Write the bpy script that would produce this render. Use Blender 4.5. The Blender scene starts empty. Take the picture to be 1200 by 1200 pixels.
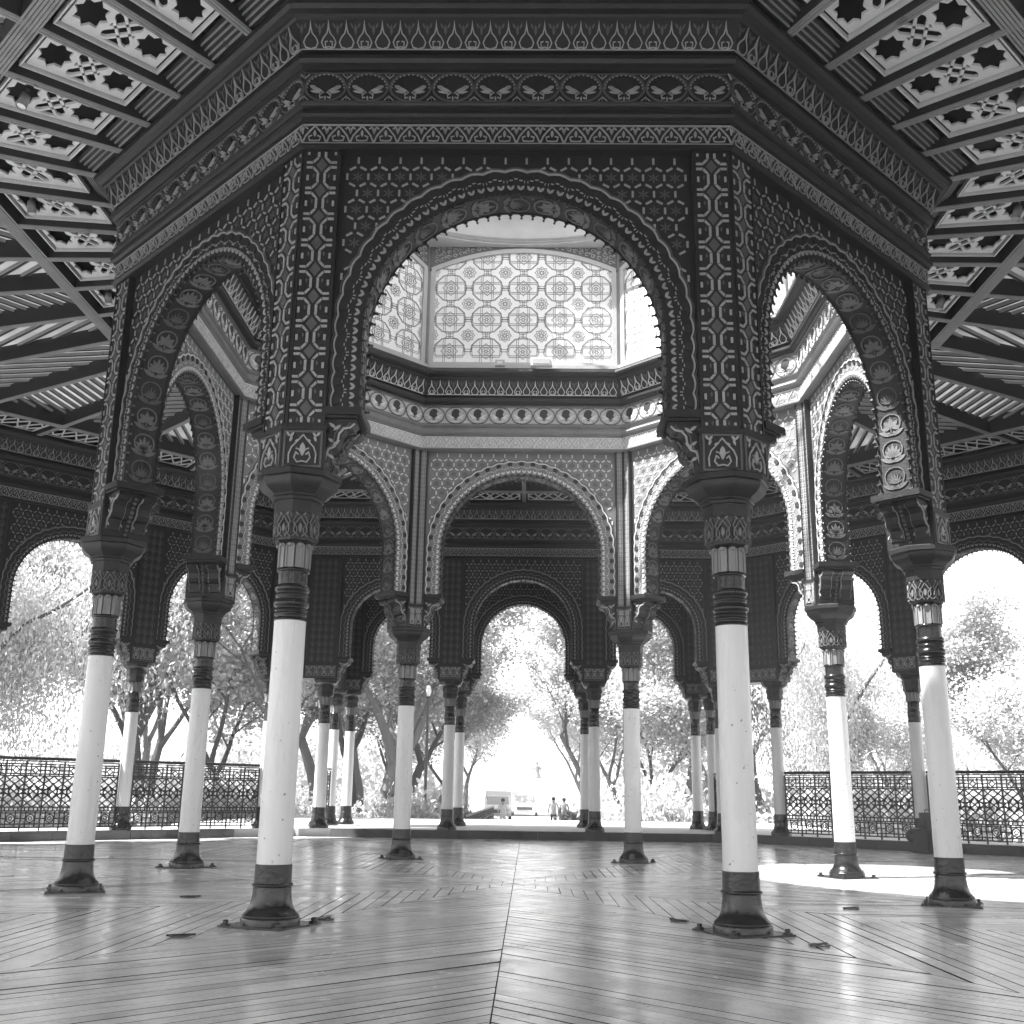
import bpy, math, random
import numpy as np
from mathutils import Vector, Matrix
from mathutils.geometry import tessellate_polygon
R=math.radians; PI=math.pi; rnd=random.Random(7)
sc=bpy.context.scene
# ------------------------------------------------------------ camera
S=4.0
f_,pit,rol,yaw,cx_,cy_,H_=1257.0036,.257127,.0142244,-.0178439,.0441531,-3.6224861,.2769606
fw=Vector((math.sin(yaw)*math.cos(pit),math.cos(yaw)*math.cos(pit),math.sin(pit)))
rt=Vector((math.cos(yaw),-math.sin(yaw),0)); up=rt.cross(fw)
r2=rt*math.cos(rol)+up*math.sin(rol); u2=up*math.cos(rol)-rt*math.sin(rol)
cd=bpy.data.cameras.new('camera'); cam=bpy.data.objects.new('camera',cd); sc.collection.objects.link(cam)
cam.matrix_world=Matrix(((r2.x,u2.x,-fw.x,cx_*S),(r2.y,u2.y,-fw.y,cy_*S),(r2.z,u2.z,-fw.z,H_*S),(0,0,0,1)))
cd.sensor_width=36; cd.lens=f_/1200*36; cd.clip_start=.02; cd.clip_end=2000; sc.camera=cam
# ------------------------------------------------------------ world, sun, exposure
SUNDIR=Vector((.62,.19,-1)).normalized()
w=bpy.data.worlds.new('World'); sc.world=w; w.use_nodes=True; nt=w.node_tree; bg=nt.nodes['Background']
sky=nt.nodes.new('ShaderNodeTexSky'); sky.sky_type='NISHITA'; sky.sun_disc=False
el=math.asin(-SUNDIR.z); sky.sun_elevation=el; sky.sun_rotation=math.atan2(-SUNDIR.x,-SUNDIR.y)%(2*PI)
bwn=nt.nodes.new('ShaderNodeRGBToBW'); nt.links.new(sky.outputs[0],bwn.inputs[0]); nt.links.new(bwn.outputs[0],bg.inputs['Color'])
bg.inputs['Strength'].default_value=.15
sd=bpy.data.lights.new('sun','SUN'); sd.energy=5.0; sd.angle=R(.55); sd.color=(1,1,1)
so=bpy.data.objects.new('sun',sd); sc.collection.objects.link(so); so.rotation_euler=SUNDIR.to_track_quat('-Z','Y').to_euler(); so.location=(-20,-10,40)
sc.view_settings.view_transform='Standard'; sc.view_settings.look='None'; sc.view_settings.gamma=1
sc.view_settings.exposure=2.25
# ------------------------------------------------------------ materials
MATS={}
def mat(name,g,rough=.5,var=.15,scale=6,bump=0,bscale=40,metal=0,spec=.5,stretch=None,dirt=None):
    m=bpy.data.materials.new(name); m.use_nodes=True; t=m.node_tree; n=t.nodes; l=t.links; b=n['Principled BSDF']
    b.inputs['Roughness'].default_value=rough; b.inputs['Metallic'].default_value=metal; b.inputs['Specular IOR Level'].default_value=spec
    tx=n.new('ShaderNodeTexCoord'); oi=n.new('ShaderNodeObjectInfo'); tc=n.new('ShaderNodeVectorMath'); tc.operation='MULTIPLY_ADD'
    l.new(oi.outputs['Location'],tc.inputs[0]); tc.inputs[1].default_value=(1.7,1.3,.9); l.new(tx.outputs['Object'],tc.inputs[2])
    mp=n.new('ShaderNodeMapping'); l.new(tc.outputs[0],mp.inputs[0])
    if stretch: mp.inputs['Scale'].default_value=stretch
    no=n.new('ShaderNodeTexNoise'); no.inputs['Scale'].default_value=scale; no.inputs['Detail'].default_value=6; no.inputs['Roughness'].default_value=.65; l.new(mp.outputs[0],no.inputs[0])
    mr=n.new('ShaderNodeMapRange'); mr.inputs[1].default_value=.25; mr.inputs[2].default_value=.75; mr.inputs[3].default_value=g*(1-var); mr.inputs[4].default_value=g*(1+var); l.new(no.outputs[0],mr.inputs[0])
    out=mr.outputs[0]
    if dirt:
        d=n.new('ShaderNodeTexNoise'); d.inputs['Scale'].default_value=dirt[0]; d.inputs['Detail'].default_value=3; l.new(tc.outputs[0],d.inputs[0])
        dr=n.new('ShaderNodeMapRange'); dr.inputs[1].default_value=dirt[1]; dr.inputs[2].default_value=dirt[1]+.04; dr.inputs[3].default_value=1; dr.inputs[4].default_value=dirt[2]; l.new(d.outputs[0],dr.inputs[0])
        mu=n.new('ShaderNodeMath'); mu.operation='MULTIPLY'; l.new(out,mu.inputs[0]); l.new(dr.outputs[0],mu.inputs[1]); out=mu.outputs[0]
    l.new(out,b.inputs['Base Color'])
    rr=n.new('ShaderNodeMapRange'); rr.inputs[3].default_value=max(rough-.1,.03); rr.inputs[4].default_value=rough+.1; l.new(no.outputs[0],rr.inputs[0]); l.new(rr.outputs[0],b.inputs['Roughness'])
    if bump:
        bn=n.new('ShaderNodeTexNoise'); bn.inputs['Scale'].default_value=bscale; bn.inputs['Detail'].default_value=4; l.new(mp.outputs[0],bn.inputs[0])
        bu=n.new('ShaderNodeBump'); bu.inputs['Strength'].default_value=bump; bu.inputs['Distance'].default_value=.01; l.new(bn.outputs[0],bu.inputs['Height']); l.new(bu.outputs[0],b.inputs['Normal'])
    MATS[name]=m; return m
mat('soffit_ornament',.12,.45,.2,9,.3,60)
mat('dark_iron_paint',.016,.40,.35,5,.5,55,spec=.38,dirt=(26,.70,3.5))
mat('iron_ornament',.30,.45,.18,9,.3,60)
mat('relief_iron',.080,.42,.2,8,.4,60)
mat('inner_lit_paint',.19,.42,.22,5,.5,55)  # iron paint lightened on dome-facing sides: dome light put into the colour
mat('pale_lit_relief',.44,.45,.2,8,.4,60)  # inner frieze ground: lighter paint, with dome light mixed into its tone
mat('pale_lit_ornament',.66,.45,.15,8,.3,60)  # dome-side ornament, tone raised to stand in for light from the dome
mat('deep_iron',.014,.5,.2,8,.3,40)
mat('shaft_paint',.60,.28,.12,3,.15,8,stretch=(1,1,.15),dirt=(20,.69,.30))
mat('column_dark',.010,.24,.4,7,.35,24,spec=.42,dirt=(16,.68,2.6))
mat('petal_paint',.20,.4,.2,14,.3,50,stretch=(1,1,.2))
mat('ceiling_white',.64,.5,.1,4,.2,30)
mat('ceiling_wood',.24,.55,.22,3,.3,30,dirt=(5,.66,.6))
mat('ceiling_dark',.018,.6,.2,5)
mat('drum_white',.86,.5,.05,3)
mat('drum_line',.22,.5,.1,5)
mat('drum_frame',.42,.5,.1,3,.2,20)
mat('stone',.06,.7,.35,1.6,.6,25,dirt=(3,.62,.6))
mat('terrace_stone',.55,.7,.15,.6,.4,20)
mat('ground_earth',.16,.9,.3,.15,.5,3)
mat('path_paving',.42,.8,.12,.3,.3,4)
mat('rail_iron',.010,.4,.2,9)
mat('subfloor',.008,.9,.1,5)
mat('bark',.05,.9,.35,7,1.0,14,stretch=(1,1,.25))
mat('pale_bark',.12,.9,.25,6,1.0,14,stretch=(1,1,.25))
mat('lamp_metal',.45,.3,.1,5,metal=.6)
mat('black_metal',.02,.4,.2,5)
mat('cloth_white',.6,.8,.1,8); mat('cloth_dark',.03,.8,.1,8); mat('skin',.3,.6,.05,8); mat('hair',.02,.6,.1,8)
mat('van_white',.75,.25,.03,2); mat('glass_glare',.35,.2,.1,2); mat('tyre',.02,.8,.1,5)  # windscreen glass: bright reflection put into its base grey
mat('bronze',.16,.5,.2,5)
def leafmat(name,g,tr):
    m=bpy.data.materials.new(name); m.use_nodes=True; t=m.node_tree; n=t.nodes; l=t.links; b=n['Principled BSDF']; o=n['Material Output']
    ge=n.new('ShaderNodeNewGeometry'); mr=n.new('ShaderNodeMapRange'); l.new(ge.outputs['Random Per Island'],mr.inputs[0]); mr.inputs[3].default_value=g*.7; mr.inputs[4].default_value=g*1.35
    l.new(mr.outputs[0],b.inputs['Base Color']); b.inputs['Roughness'].default_value=.5
    ts=n.new('ShaderNodeBsdfTranslucent'); ts.inputs[0].default_value=(tr,tr,tr,1); ad=n.new('ShaderNodeAddShader'); l.new(b.outputs[0],ad.inputs[0]); l.new(ts.outputs[0],ad.inputs[1]); l.new(ad.outputs[0],o.inputs[0]); MATS[name]=m
leafmat('leaves_mid',.22,.12); leafmat('leaves_pale',.36,.18); leafmat('leaves_dark',.11,.05)
def glassmat():
    m=bpy.data.materials.new('thin_glass'); m.use_nodes=True; t=m.node_tree; n=t.nodes; l=t.links; o=n['Material Output']
    tr=n.new('ShaderNodeBsdfTransparent'); gl=n.new('ShaderNodeBsdfGlossy'); gl.inputs['Roughness'].default_value=.05; mx=n.new('ShaderNodeMixShader'); mx.inputs[0].default_value=.06
    tr.inputs[0].default_value=(.96,.96,.96,1); l.new(tr.outputs[0],mx.inputs[1]); l.new(gl.outputs[0],mx.inputs[2]); l.new(mx.outputs[0],o.inputs[0]); MATS['thin_glass']=m
glassmat()
def roofmat():
    m=bpy.data.materials.new('milky_roof_sheet'); m.use_nodes=True; t=m.node_tree; n=t.nodes; l=t.links; o=n['Material Output']
    tc=n.new('ShaderNodeTexCoord'); no=n.new('ShaderNodeTexNoise'); no.inputs['Scale'].default_value=1.2; no.inputs['Detail'].default_value=5; l.new(tc.outputs['Object'],no.inputs[0])
    mr=n.new('ShaderNodeMapRange'); mr.inputs[1].default_value=.3; mr.inputs[2].default_value=.7; mr.inputs[3].default_value=.018; mr.inputs[4].default_value=.06; l.new(no.outputs[0],mr.inputs[0])
    ts=n.new('ShaderNodeBsdfTranslucent'); l.new(mr.outputs[0],ts.inputs[0]); df=n.new('ShaderNodeBsdfDiffuse'); df.inputs[0].default_value=(.55,.55,.55,1)
    ad=n.new('ShaderNodeAddShader'); l.new(ts.outputs[0],ad.inputs[0]); l.new(df.outputs[0],ad.inputs[1]); l.new(ad.outputs[0],o.inputs[0]); MATS['milky_roof_sheet']=m
roofmat()
def floormat():
    m=bpy.data.materials.new('varnished_boards'); m.use_nodes=True; t=m.node_tree; n=t.nodes; l=t.links; b=n['Principled BSDF']
    ge=n.new('ShaderNodeNewGeometry'); tc=n.new('ShaderNodeTexCoord')
    no=n.new('ShaderNodeTexNoise'); no.inputs['Scale'].default_value=1.1; no.inputs['Detail'].default_value=8; no.inputs['Roughness'].default_value=.7; l.new(tc.outputs['Object'],no.inputs[0])
    a=n.new('ShaderNodeMapRange'); a.inputs[3].default_value=.47; a.inputs[4].default_value=.66; l.new(ge.outputs['Random Per Island'],a.inputs[0])
    c=n.new('ShaderNodeMapRange'); c.inputs[1].default_value=.3; c.inputs[2].default_value=.7; c.inputs[3].default_value=.68; c.inputs[4].default_value=1.28; l.new(no.outputs[0],c.inputs[0])
    mu=n.new('ShaderNodeMath'); mu.operation='MULTIPLY'; l.new(a.outputs[0],mu.inputs[0]); l.new(c.outputs[0],mu.inputs[1])
    gn=n.new('ShaderNodeTexNoise'); gn.inputs['Scale'].default_value=38; gn.inputs['Detail'].default_value=6; gn.inputs['Roughness'].default_value=.8; l.new(tc.outputs['Object'],gn.inputs[0])
    gr=n.new('ShaderNodeMapRange'); gr.inputs[1].default_value=.3; gr.inputs[2].default_value=.7; gr.inputs[3].default_value=.80; gr.inputs[4].default_value=1.18; l.new(gn.outputs[0],gr.inputs[0])
    mg=n.new('ShaderNodeMath'); mg.operation='MULTIPLY'; l.new(mu.outputs[0],mg.inputs[0]); l.new(gr.outputs[0],mg.inputs[1]); l.new(mg.outputs[0],b.inputs['Base Color'])
    n2=n.new('ShaderNodeTexNoise'); n2.inputs['Scale'].default_value=2.3; n2.inputs['Detail'].default_value=9; n2.inputs['Roughness'].default_value=.7; l.new(tc.outputs['Object'],n2.inputs[0])
    r=n.new('ShaderNodeMapRange'); r.inputs[1].default_value=.3; r.inputs[2].default_value=.7; r.inputs[3].default_value=.09; r.inputs[4].default_value=.32; l.new(n2.outputs[0],r.inputs[0]); l.new(r.outputs[0],b.inputs['Roughness'])
    n3=n.new('ShaderNodeTexNoise'); n3.inputs['Scale'].default_value=9; n3.inputs['Detail'].default_value=3; l.new(tc.outputs['Object'],n3.inputs[0])
    bu=n.new('ShaderNodeBump'); bu.inputs['Strength'].default_value=.12; bu.inputs['Distance'].default_value=.01; l.new(n3.outputs[0],bu.inputs['Height']); l.new(bu.outputs[0],b.inputs['Normal'])
    b.inputs['Specular IOR Level'].default_value=.72; MATS['varnished_boards']=m
floormat()
# ------------------------------------------------------------ mesh builder
class MB:
    def __init__(s,*mats): s.v=[]; s.f=[]; s.m=[]; s.mats=list(mats)
    def mi(s,m):
        if m not in s.mats: s.mats.append(m)
        return s.mats.index(m)
    def add(s,vs,fs,m=None):
        o=len(s.v); s.v+=[tuple(p) for p in vs]; k=0 if m is None else s.mi(m)
        for f in fs: s.f.append([i+o for i in f]); s.m.append(k)
    def box(s,x0,x1,y0,y1,z0,z1,m=None,F=None):
        P=[(x,y,z) for z in (z0,z1) for y in (y0,y1) for x in (x0,x1)]
        if F: P=[F(*p) for p in P]
        s.add(P,[(0,2,3,1),(4,5,7,6),(0,1,5,4),(2,6,7,3),(0,4,6,2),(1,3,7,5)],m)
    def prism(s,pts,z0,z1,m=None,F=None):
        n=len(pts); P=[(x,y,z0) for x,y in pts]+[(x,y,z1) for x,y in pts]
        if F: P=[F(*p) for p in P]
        s.add(P,[tuple(range(n-1,-1,-1)),tuple(range(n,2*n))]+[(i,(i+1)%n,n+(i+1)%n,n+i) for i in range(n)],m)
    def poly(s,F,pts,h,m=None,h0=0):       # raised flat shape: top and sides
        n=len(pts); P=[F(x,y,h0) for x,y in pts]+[F(x,y,h) for x,y in pts]
        s.add(P,[tuple(range(n,2*n))]+[(i,(i+1)%n,n+(i+1)%n,n+i) for i in range(n)],m)
    def plate(s,F,outer,holes,h0,h1,m=None): # flat plate with holes, underside h1, walls to h0
        loops=[outer]+holes; pts=[Vector((x,y,0)) for lp in loops for x,y in lp]
        tris=tessellate_polygon([[Vector((x,y,0)) for x,y in lp] for lp in loops])
        P=[F(p.x,p.y,h1) for p in pts]+[F(p.x,p.y,h0) for p in pts]; N=len(pts)
        fs=[tuple(t) for t in tris]; o=0
        for lp in loops:
            n=len(lp); fs+=[(o+i,o+(i+1)%n,N+o+(i+1)%n,N+o+i) for i in range(n)]; o+=n
        s.add(P,fs,m)
    def ribbon(s,F,pts,wd,h,m=None,closed=False,h0=0):
        n=len(pts); L=[];Rr=[]
        for i,(x,y) in enumerate(pts):
            a=pts[i-1] if (i>0 or closed) else pts[i]; b=pts[(i+1)%n] if (i<n-1 or closed) else pts[i]
            dx,dy=b[0]-a[0],b[1]-a[1]; d=math.hypot(dx,dy) or 1
            k=1
            if (0<i<n-1) or closed:
                d1=(x-a[0],y-a[1]); d2=(b[0]-x,b[1]-y); l1=math.hypot(*d1) or 1; l2=math.hypot(*d2) or 1
                c=(d1[0]*d2[0]+d1[1]*d2[1])/(l1*l2); k=min(1/max(math.sqrt(max((1+c)/2,0)),.35),2)
                tx,ty=d1[0]/l1+d2[0]/l2,d1[1]/l1+d2[1]/l2; tl=math.hypot(tx,ty) or 1; dx,dy,d=tx/tl,ty/tl,1
            nx,ny=-dy/d*wd/2*k,dx/d*wd/2*k; L.append((x+nx,y+ny)); Rr.append((x-nx,y-ny))
        P=[F(*q,h0) for q in L]+[F(*q,h) for q in L]+[F(*q,h) for q in Rr]+[F(*q,h0) for q in Rr]
        fs=[]
        for i in range(n if closed else n-1):
            j=(i+1)%n
            for a in range(3): fs.append((a*n+i,a*n+j,(a+1)*n+j,(a+1)*n+i))
        s.add(P,fs,m)
    def lathe(s,prof,n=28,c=(0,0,0),ph=0,m=None,caps=True):
        P=[];fs=[]; k=len(prof)
        for r,z in prof:
            for i in range(n): a=ph+2*PI*i/n; P.append((c[0]+r*math.cos(a),c[1]+r*math.sin(a),c[2]+z))
        for j in range(k-1):
            for i in range(n): fs.append((j*n+i,j*n+(i+1)%n,(j+1)*n+(i+1)%n,(j+1)*n+i))
        if caps: fs+= [tuple(range(n-1,-1,-1)),tuple(range((k-1)*n,k*n))]
        s.add(P,fs,m)
    def tube(s,pts,rad,n=8,m=None,cap=True):
        P=[];fs=[]; pts=[Vector(p) for p in pts]; k=len(pts)
        if not hasattr(rad,'__len__'): rad=[rad]*k
        for i,p in enumerate(pts):
            t=(pts[min(i+1,k-1)]-pts[max(i-1,0)]).normalized(); a=t.orthogonal().normalized() if abs(t.z)<.95 else Vector((1,0,0)); 
            if abs(t.z)<.95: a=Vector((0,0,1)).cross(t).normalized()
            b=t.cross(a).normalized(); a=b.cross(t)
            for q in range(n): an=2*PI*q/n; P.append(p+(a*math.cos(an)+b*math.sin(an))*rad[i])
        for j in range(k-1):
            for i in range(n): fs.append((j*n+i,j*n+(i+1)%n,(j+1)*n+(i+1)%n,(j+1)*n+i))
        if cap: fs+= [tuple(range(n-1,-1,-1)),tuple(range((k-1)*n,k*n))]
        s.add(P,fs,m)
    def sphere(s,c,r,n=8,k=6,m=None,sc_=(1,1,1)):
        P=[(c[0],c[1],c[2]-r*sc_[2])];fs=[]
        for j in range(1,k):
            t=-PI/2+PI*j/k
            for i in range(n): a=2*PI*i/n; P.append((c[0]+r*math.cos(t)*math.cos(a)*sc_[0],c[1]+r*math.cos(t)*math.sin(a)*sc_[1],c[2]+r*math.sin(t)*sc_[2]))
        P.append((c[0],c[1],c[2]+r*sc_[2]))
        for i in range(n): fs.append((0,1+(i+1)%n,1+i)); fs.append((len(P)-1,1+(k-2)*n+i,1+(k-2)*n+(i+1)%n))
        for j in range(k-2):
            for i in range(n): fs.append((1+j*n+i,1+j*n+(i+1)%n,1+(j+1)*n+(i+1)%n,1+(j+1)*n+i))
        s.add(P,fs,m)
    def octring(s,prof,m=None,closed=False): # sweep a profile (apothem,z) round the octagon
        k=len(prof); P=[];fs=[]; c=1/math.cos(PI/8)
        for a,z in prof:
            for i in range(8): t=PI/8+i*PI/4; P.append((a*c*math.cos(t),a*c*math.sin(t),z))
        for j in range(k if closed else k-1):
            for i in range(8): fs.append((j*8+i,j*8+(i+1)%8,((j+1)%k)*8+(i+1)%8,((j+1)%k)*8+i))
        s.add(P,fs,m)
    def mesh(s,name,smooth=False,ang=35):
        me=bpy.data.meshes.new(name); me.from_pydata(s.v,[],s.f)
        for q in s.mats: me.materials.append(MATS[q])
        me.polygons.foreach_set('material_index',s.m)
        if smooth:
            me.polygons.foreach_set('use_smooth',[True]*len(me.polygons)); me.set_sharp_from_angle(angle=R(ang))
        me.update(); return me
COL=sc.collection
def link(name,me,parent=None,**kw):
    o=bpy.data.objects.new(name,me); COL.objects.link(o)
    if parent: o.parent=parent
    for k,v in kw.items(): o[k]=v
    return o
def thing(name,label,cat,loc=(0,0,0),rz=0,group=None,sc_=None):
    o=link(name,None,label=label,category=cat); o.location=loc; o.rotation_euler=(0,0,rz); o.empty_display_size=.2
    if group: o['group']=group
    if sc_: o.scale=sc_
    return o
def tag(o,label,cat,group=None):
    o['label']=label; o['category']=cat
    if group: o['group']=group
    return o
def struct(name,me): o=link(name,me,kind='structure'); return o
def face_rot(phi): return R(phi-90)
T8=math.tan(PI/8)
# ------------------------------------------------------------ ground, terrace, kerb, floor
b=MB('ground_earth'); b.box(-600,600,-600,600,-1.2,-.8); g=struct('ground',b.mesh('ground'))
b=MB('terrace_stone'); c=1/math.cos(PI/8)
oct_=lambda a:[(a*c*math.cos(PI/8+i*PI/4),a*c*math.sin(PI/8+i*PI/4)) for i in range(8)]
b.octring([(13.98,-.8),(13.98,.196),(15.7,.196),(15.7,-.8)]); b.box(-9.5,9.5,15.72,26.5,-.8,.194)
for k in range(4): b.box(-3,3,26.5+k*.35,26.85+k*.35,-.8,.0-.2*k)
struct('terrace',b.mesh('terrace'))
b=MB('path_paving'); b.box(-2.2,2.4,27.9,180,-.8,-.79); struct('path',b.mesh('path'))
# kerb round the wooden floor: dark stone blocks, open for a stretch at the back left corner
b=MB('stone')
for i in range(8):
    a0=PI/8+i*PI/4; n_=13
    for j in range(n_):
        t0=-13.7*T8+2*13.7*T8*j/n_; t1=-13.7*T8+2*13.7*T8*(j+1)/n_
        ang=i*PI/4; ca,sa=math.cos(ang),math.sin(ang)
        F=lambda x,y,z:(x*ca-y*sa, x*sa+y*ca, z)   # x outward, y along
        if i==2 and t1>5.08: continue
        if i==3 and t0<-4.2: continue
        hh=.2+rnd.uniform(-.004,.004); dd=rnd.uniform(-.006,.006)
        b.box(13.7+dd,13.975,t0+.004,t1-.004,-.02,hh,None,F)
struct('kerb',b.mesh('kerb'))
def clip(poly,nx,ny,d):
    out=[]
    for i in range(len(poly)):
        a=poly[i]; q=poly[(i+1)%len(poly)]; da=a[0]*nx+a[1]*ny-d; dq=q[0]*nx+q[1]*ny-d
        if da<=0: out.append(a)
        if (da<0)!=(dq<0) and da!=dq: t=da/(da-dq); out.append((a[0]+(q[0]-a[0])*t,a[1]+(q[1]-a[1])*t))
    return out
b=MB('varnished_boards'); dirs={}; d=-45.
for k in range(16):
    al=-90+22.5*k; dirs[k]=d; d=2*(al+22.5)-d
for k in range(16):
    a0,a1=R(-90+22.5*k),R(-67.5+22.5*k); A=13.68
    am=(a0+a1)/2; fa=round(math.degrees(am)/45)*45
    th=R(dirs[k]); ux,uy=math.cos(th),math.sin(th); vx,vy=-uy,ux
    m0=-.004 # half seam
    W=[(0,0),(A/math.cos(a0-R(fa))*math.cos(a0),A/math.cos(a0-R(fa))*math.sin(a0)),(A/math.cos(a1-R(fa))*math.cos(a1),A/math.cos(a1-R(fa))*math.sin(a1))]
    sg=.004
    W=clip(W,-(-math.sin(a0)),-(math.cos(a0)),-sg); W=clip(W,-math.sin(a1),math.cos(a1),-sg)
    if len(W)<3: continue
    lo=min(p[0]*vx+p[1]*vy for p in W); hi=max(p[0]*vx+p[1]*vy for p in W); s0=math.floor(lo/.142)*.142
    while s0<hi:
        gp=rnd.choice([.005,.007,.009,.012,.017]); P=clip(clip(W,vx,vy,s0+.142-gp/2),-vx,-vy,-(s0+gp/2))
        if len(P)>=3:
            l0=min(p[0]*ux+p[1]*uy for p in P); l1=max(p[0]*ux+p[1]*uy for p in P)
            cuts=[l0]; 
            while cuts[-1]+8<l1: cuts.append(cuts[-1]+rnd.uniform(4.5,7))
            cuts.append(l1+.01)
            for q in range(len(cuts)-1):
                Q=clip(clip(P,ux,uy,cuts[q+1]-.003),-ux,-uy,-cuts[q])
                if len(Q)<3: continue
                tx,ty=rnd.gauss(0,.009),rnd.gauss(0,.0005); mx=sum(p[0] for p in Q)/len(Q); my=sum(p[1] for p in Q)/len(Q)
                zt=[max(min(((p[0]-mx)*vx+(p[1]-my)*vy)*tx+((p[0]-mx)*ux+(p[1]-my)*uy)*ty,.004),-.004) for p in Q]
                nq=len(Q); b.add([(p[0],p[1],z) for p,z in zip(Q,zt)]+[(p[0],p[1],-.019) for p in Q],[tuple(range(nq))]); b.add([(p[0],p[1],z) for p,z in zip(Q,zt)]+[(p[0],p[1],-.019) for p in Q],[(nq+i,nq+(i+1)%nq,(i+1)%nq,i) for i in range(nq)],'subfloor')
        s0+=.142
b.prism(oct_(13.97),-.8,-.02,'subfloor')
struct('floor',b.mesh('floor'))
# ------------------------------------------------------------ ornament vocabularies
def leafpts(cx,cy,an,L,W,k=5):
    P=[];ca,sa=math.cos(an),math.sin(an)
    for i in range(2*k):
        t=i/k if i<=k else 2-i/k; sgn=1 if i<k else -1
        wv=W/2*math.sin(PI*min(t,1))**.8 if 0<t<1 else 0
        x,y=L*t,sgn*wv; P.append((cx+x*ca-y*sa,cy+x*sa+y*ca))
    return P
def circ(cx,cy,r,n=16,a0=0,a1=2*PI): return [(cx+r*math.cos(a0+(a1-a0)*i/n),cy+r*math.sin(a0+(a1-a0)*i/n)) for i in range(n+(0 if abs(a1-a0-2*PI)<1e-6 else 1))]
OR='iron_ornament'
# ------------------------------------------------------------ columns
def octF(phi,ap):     # F on a vertical octagonal face
    ca,sa=math.cos(phi),math.sin(phi)
    return lambda u,w,h:((ap+h)*ca-u*sa,(ap+h)*sa+u*ca,w)
def column_meshes(kind):
    M={}; z1,z2=(.50,2.595) if kind=='in' else (.71,2.84)
    o=0 if kind=='in' else .2
    b=MB('column_dark')
    b.lathe([(.250,o),(.252,o+.062),(.246,o+.074),(.240,o+.080),(.240,o+.090),(.232,o+.100),(.212,o+.118),(.194,o+.142),(.180,o+.175),(.171,o+.215),(.165,o+.26),(.162,o+.315),(.170,o+.320),(.176,o+.328),(.176,o+.336),(.170,o+.344),(.160,o+.348),(.157,z1-.004),(.157,z1)],36); M['base']=b.mesh('base',True)
    if kind=='in':
        b=MB('column_dark'); b.box(-.31,.31,-.31,.31,.001,.016); M['base_plate']=b.mesh('base_plate')
        b=MB('column_dark'); b.lathe([(.045,.014),(.045,.026),(.025,.028),(.025,.05),(.02,.056)],6); M['bolt']=b.mesh('bolt')
    b=MB('shaft_paint'); b.lathe([(.150,z1),(.149,z1+.5),(.146,(z1+z2)/2),(.143,z2)],40); M['shaft']=b.mesh('shaft',True)
    if kind=='in':
        N=[(.147,2.595),(.149,2.61),(.140,2.625),(.140,2.64),(.149,2.652),(.149,2.662),(.139,2.674),(.139,2.684),(.149,2.695),(.141,2.71),(.141,2.72),(.158,2.735),(.160,2.755),(.158,2.775),(.139,2.795),(.139,2.81),(.149,2.822),(.149,2.834),(.139,2.846),(.139,2.856),(.147,2.866),(.157,2.88),(.158,2.90),(.154,2.915),(.134,2.93),(.134,3.045),(.15,3.052),(.152,3.065),(.14,3.08)]
        zf0,zf1,zc0,zc1,za=3.08,3.315,3.30,3.70,3.97
    else:
        N=[(.146,2.84),(.148,2.86),(.138,2.88),(.146,2.90),(.138,2.92),(.146,2.94),(.142,2.97),(.142,3.0),(.137,3.03),(.146,3.06),(.135,3.09),(.135,3.29),(.15,3.305),(.14,3.32)]
        zf0,zf1,zc0,zc1,za=3.32,3.54,3.53,3.80,3.995
    b=MB('column_dark'); b.lathe(N,36); M['neck']=b.mesh('neck',True,50)
    b=MB('petal_paint'); b.lathe([(.118,zf0),(.118,zf1)],20,m='column_dark')
    for i in range(10):
        a=2*PI*i/10; 
        for s_ in (-1,1): # two raised edges and a hollow: long upright petal
            pass
        F=octF(a,.118); hw=.034
        pts=[(-hw,zf0),(-hw,zf1-.045)]+[(hw*math.cos(t),zf1-.045+hw*math.sin(t)) for t in (2.6,2.1,1.57,1.04,.54)]+[(hw,zf1-.045),(hw,zf0)]
        b.poly(F,pts,.022); b.ribbon(F,pts,.012,.034); b.sphere(F(0,zf1-.028,.04),.02,6,4)
    M['petals']=b.mesh('petals',True)
    b=MB('dark_iron_paint'); h=zc1-zc0
    b.lathe([(.15,zc0),(.192,zc0+.03*h/.4),(.206,zc0+.09*h/.4),(.200,zc0+.2*h/.4),(.212,zc0+.27*h/.4),(.222,zc0+.285*h/.4),(.222,zc1)],8,ph=PI/8)
    if kind=='in':
        for i in range(8):
            F=octF(i*PI/4,.188); 
            for s_ in (-1,1):
                b.ribbon(F,[(s_*.012,zc0+.05),(s_*.06,zc0+.10),(s_*.055,zc0+.16),(s_*.02,zc0+.21),(0,zc0+.245)],.009,.016,'soffit_ornament')
                b.ribbon(F,[(s_*.075,zc0+.05),(s_*.03,zc0+.09),(s_*.03,zc0+.13),(s_*.07,zc0+.19),(s_*.04,zc0+.25)],.008,.014,'soffit_ornament')
                b.poly(F,leafpts(s_*.02,zc0+.25,PI/2-s_*.7,.05,.02),.014,'soffit_ornament')
            b.poly(F,leafpts(0,zc0+.09,PI/2,.09,.035),.016,'soffit_ornament')
    M['capital']=b.mesh('capital')
    b=MB('dark_iron_paint'); k=(za-zc1)/.27
    sc2=.93 if kind=='in' else .78
    b.lathe([(r*sc2/math.cos(PI/8),zc1+z*k) for r,z in [(.245,0),(.245,.03),(.262,.04),(.262,.055),(.29,.075),(.335,.105),(.365,.145),(.375,.18),(.375,.195),(.40,.205),(.40,.255),(.385,.27)]],8,ph=PI/8)
    M['abacus']=b.mesh('abacus',True,25)
    return M
CM={'in':column_meshes('in'),'out':column_meshes('out')}
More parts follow.
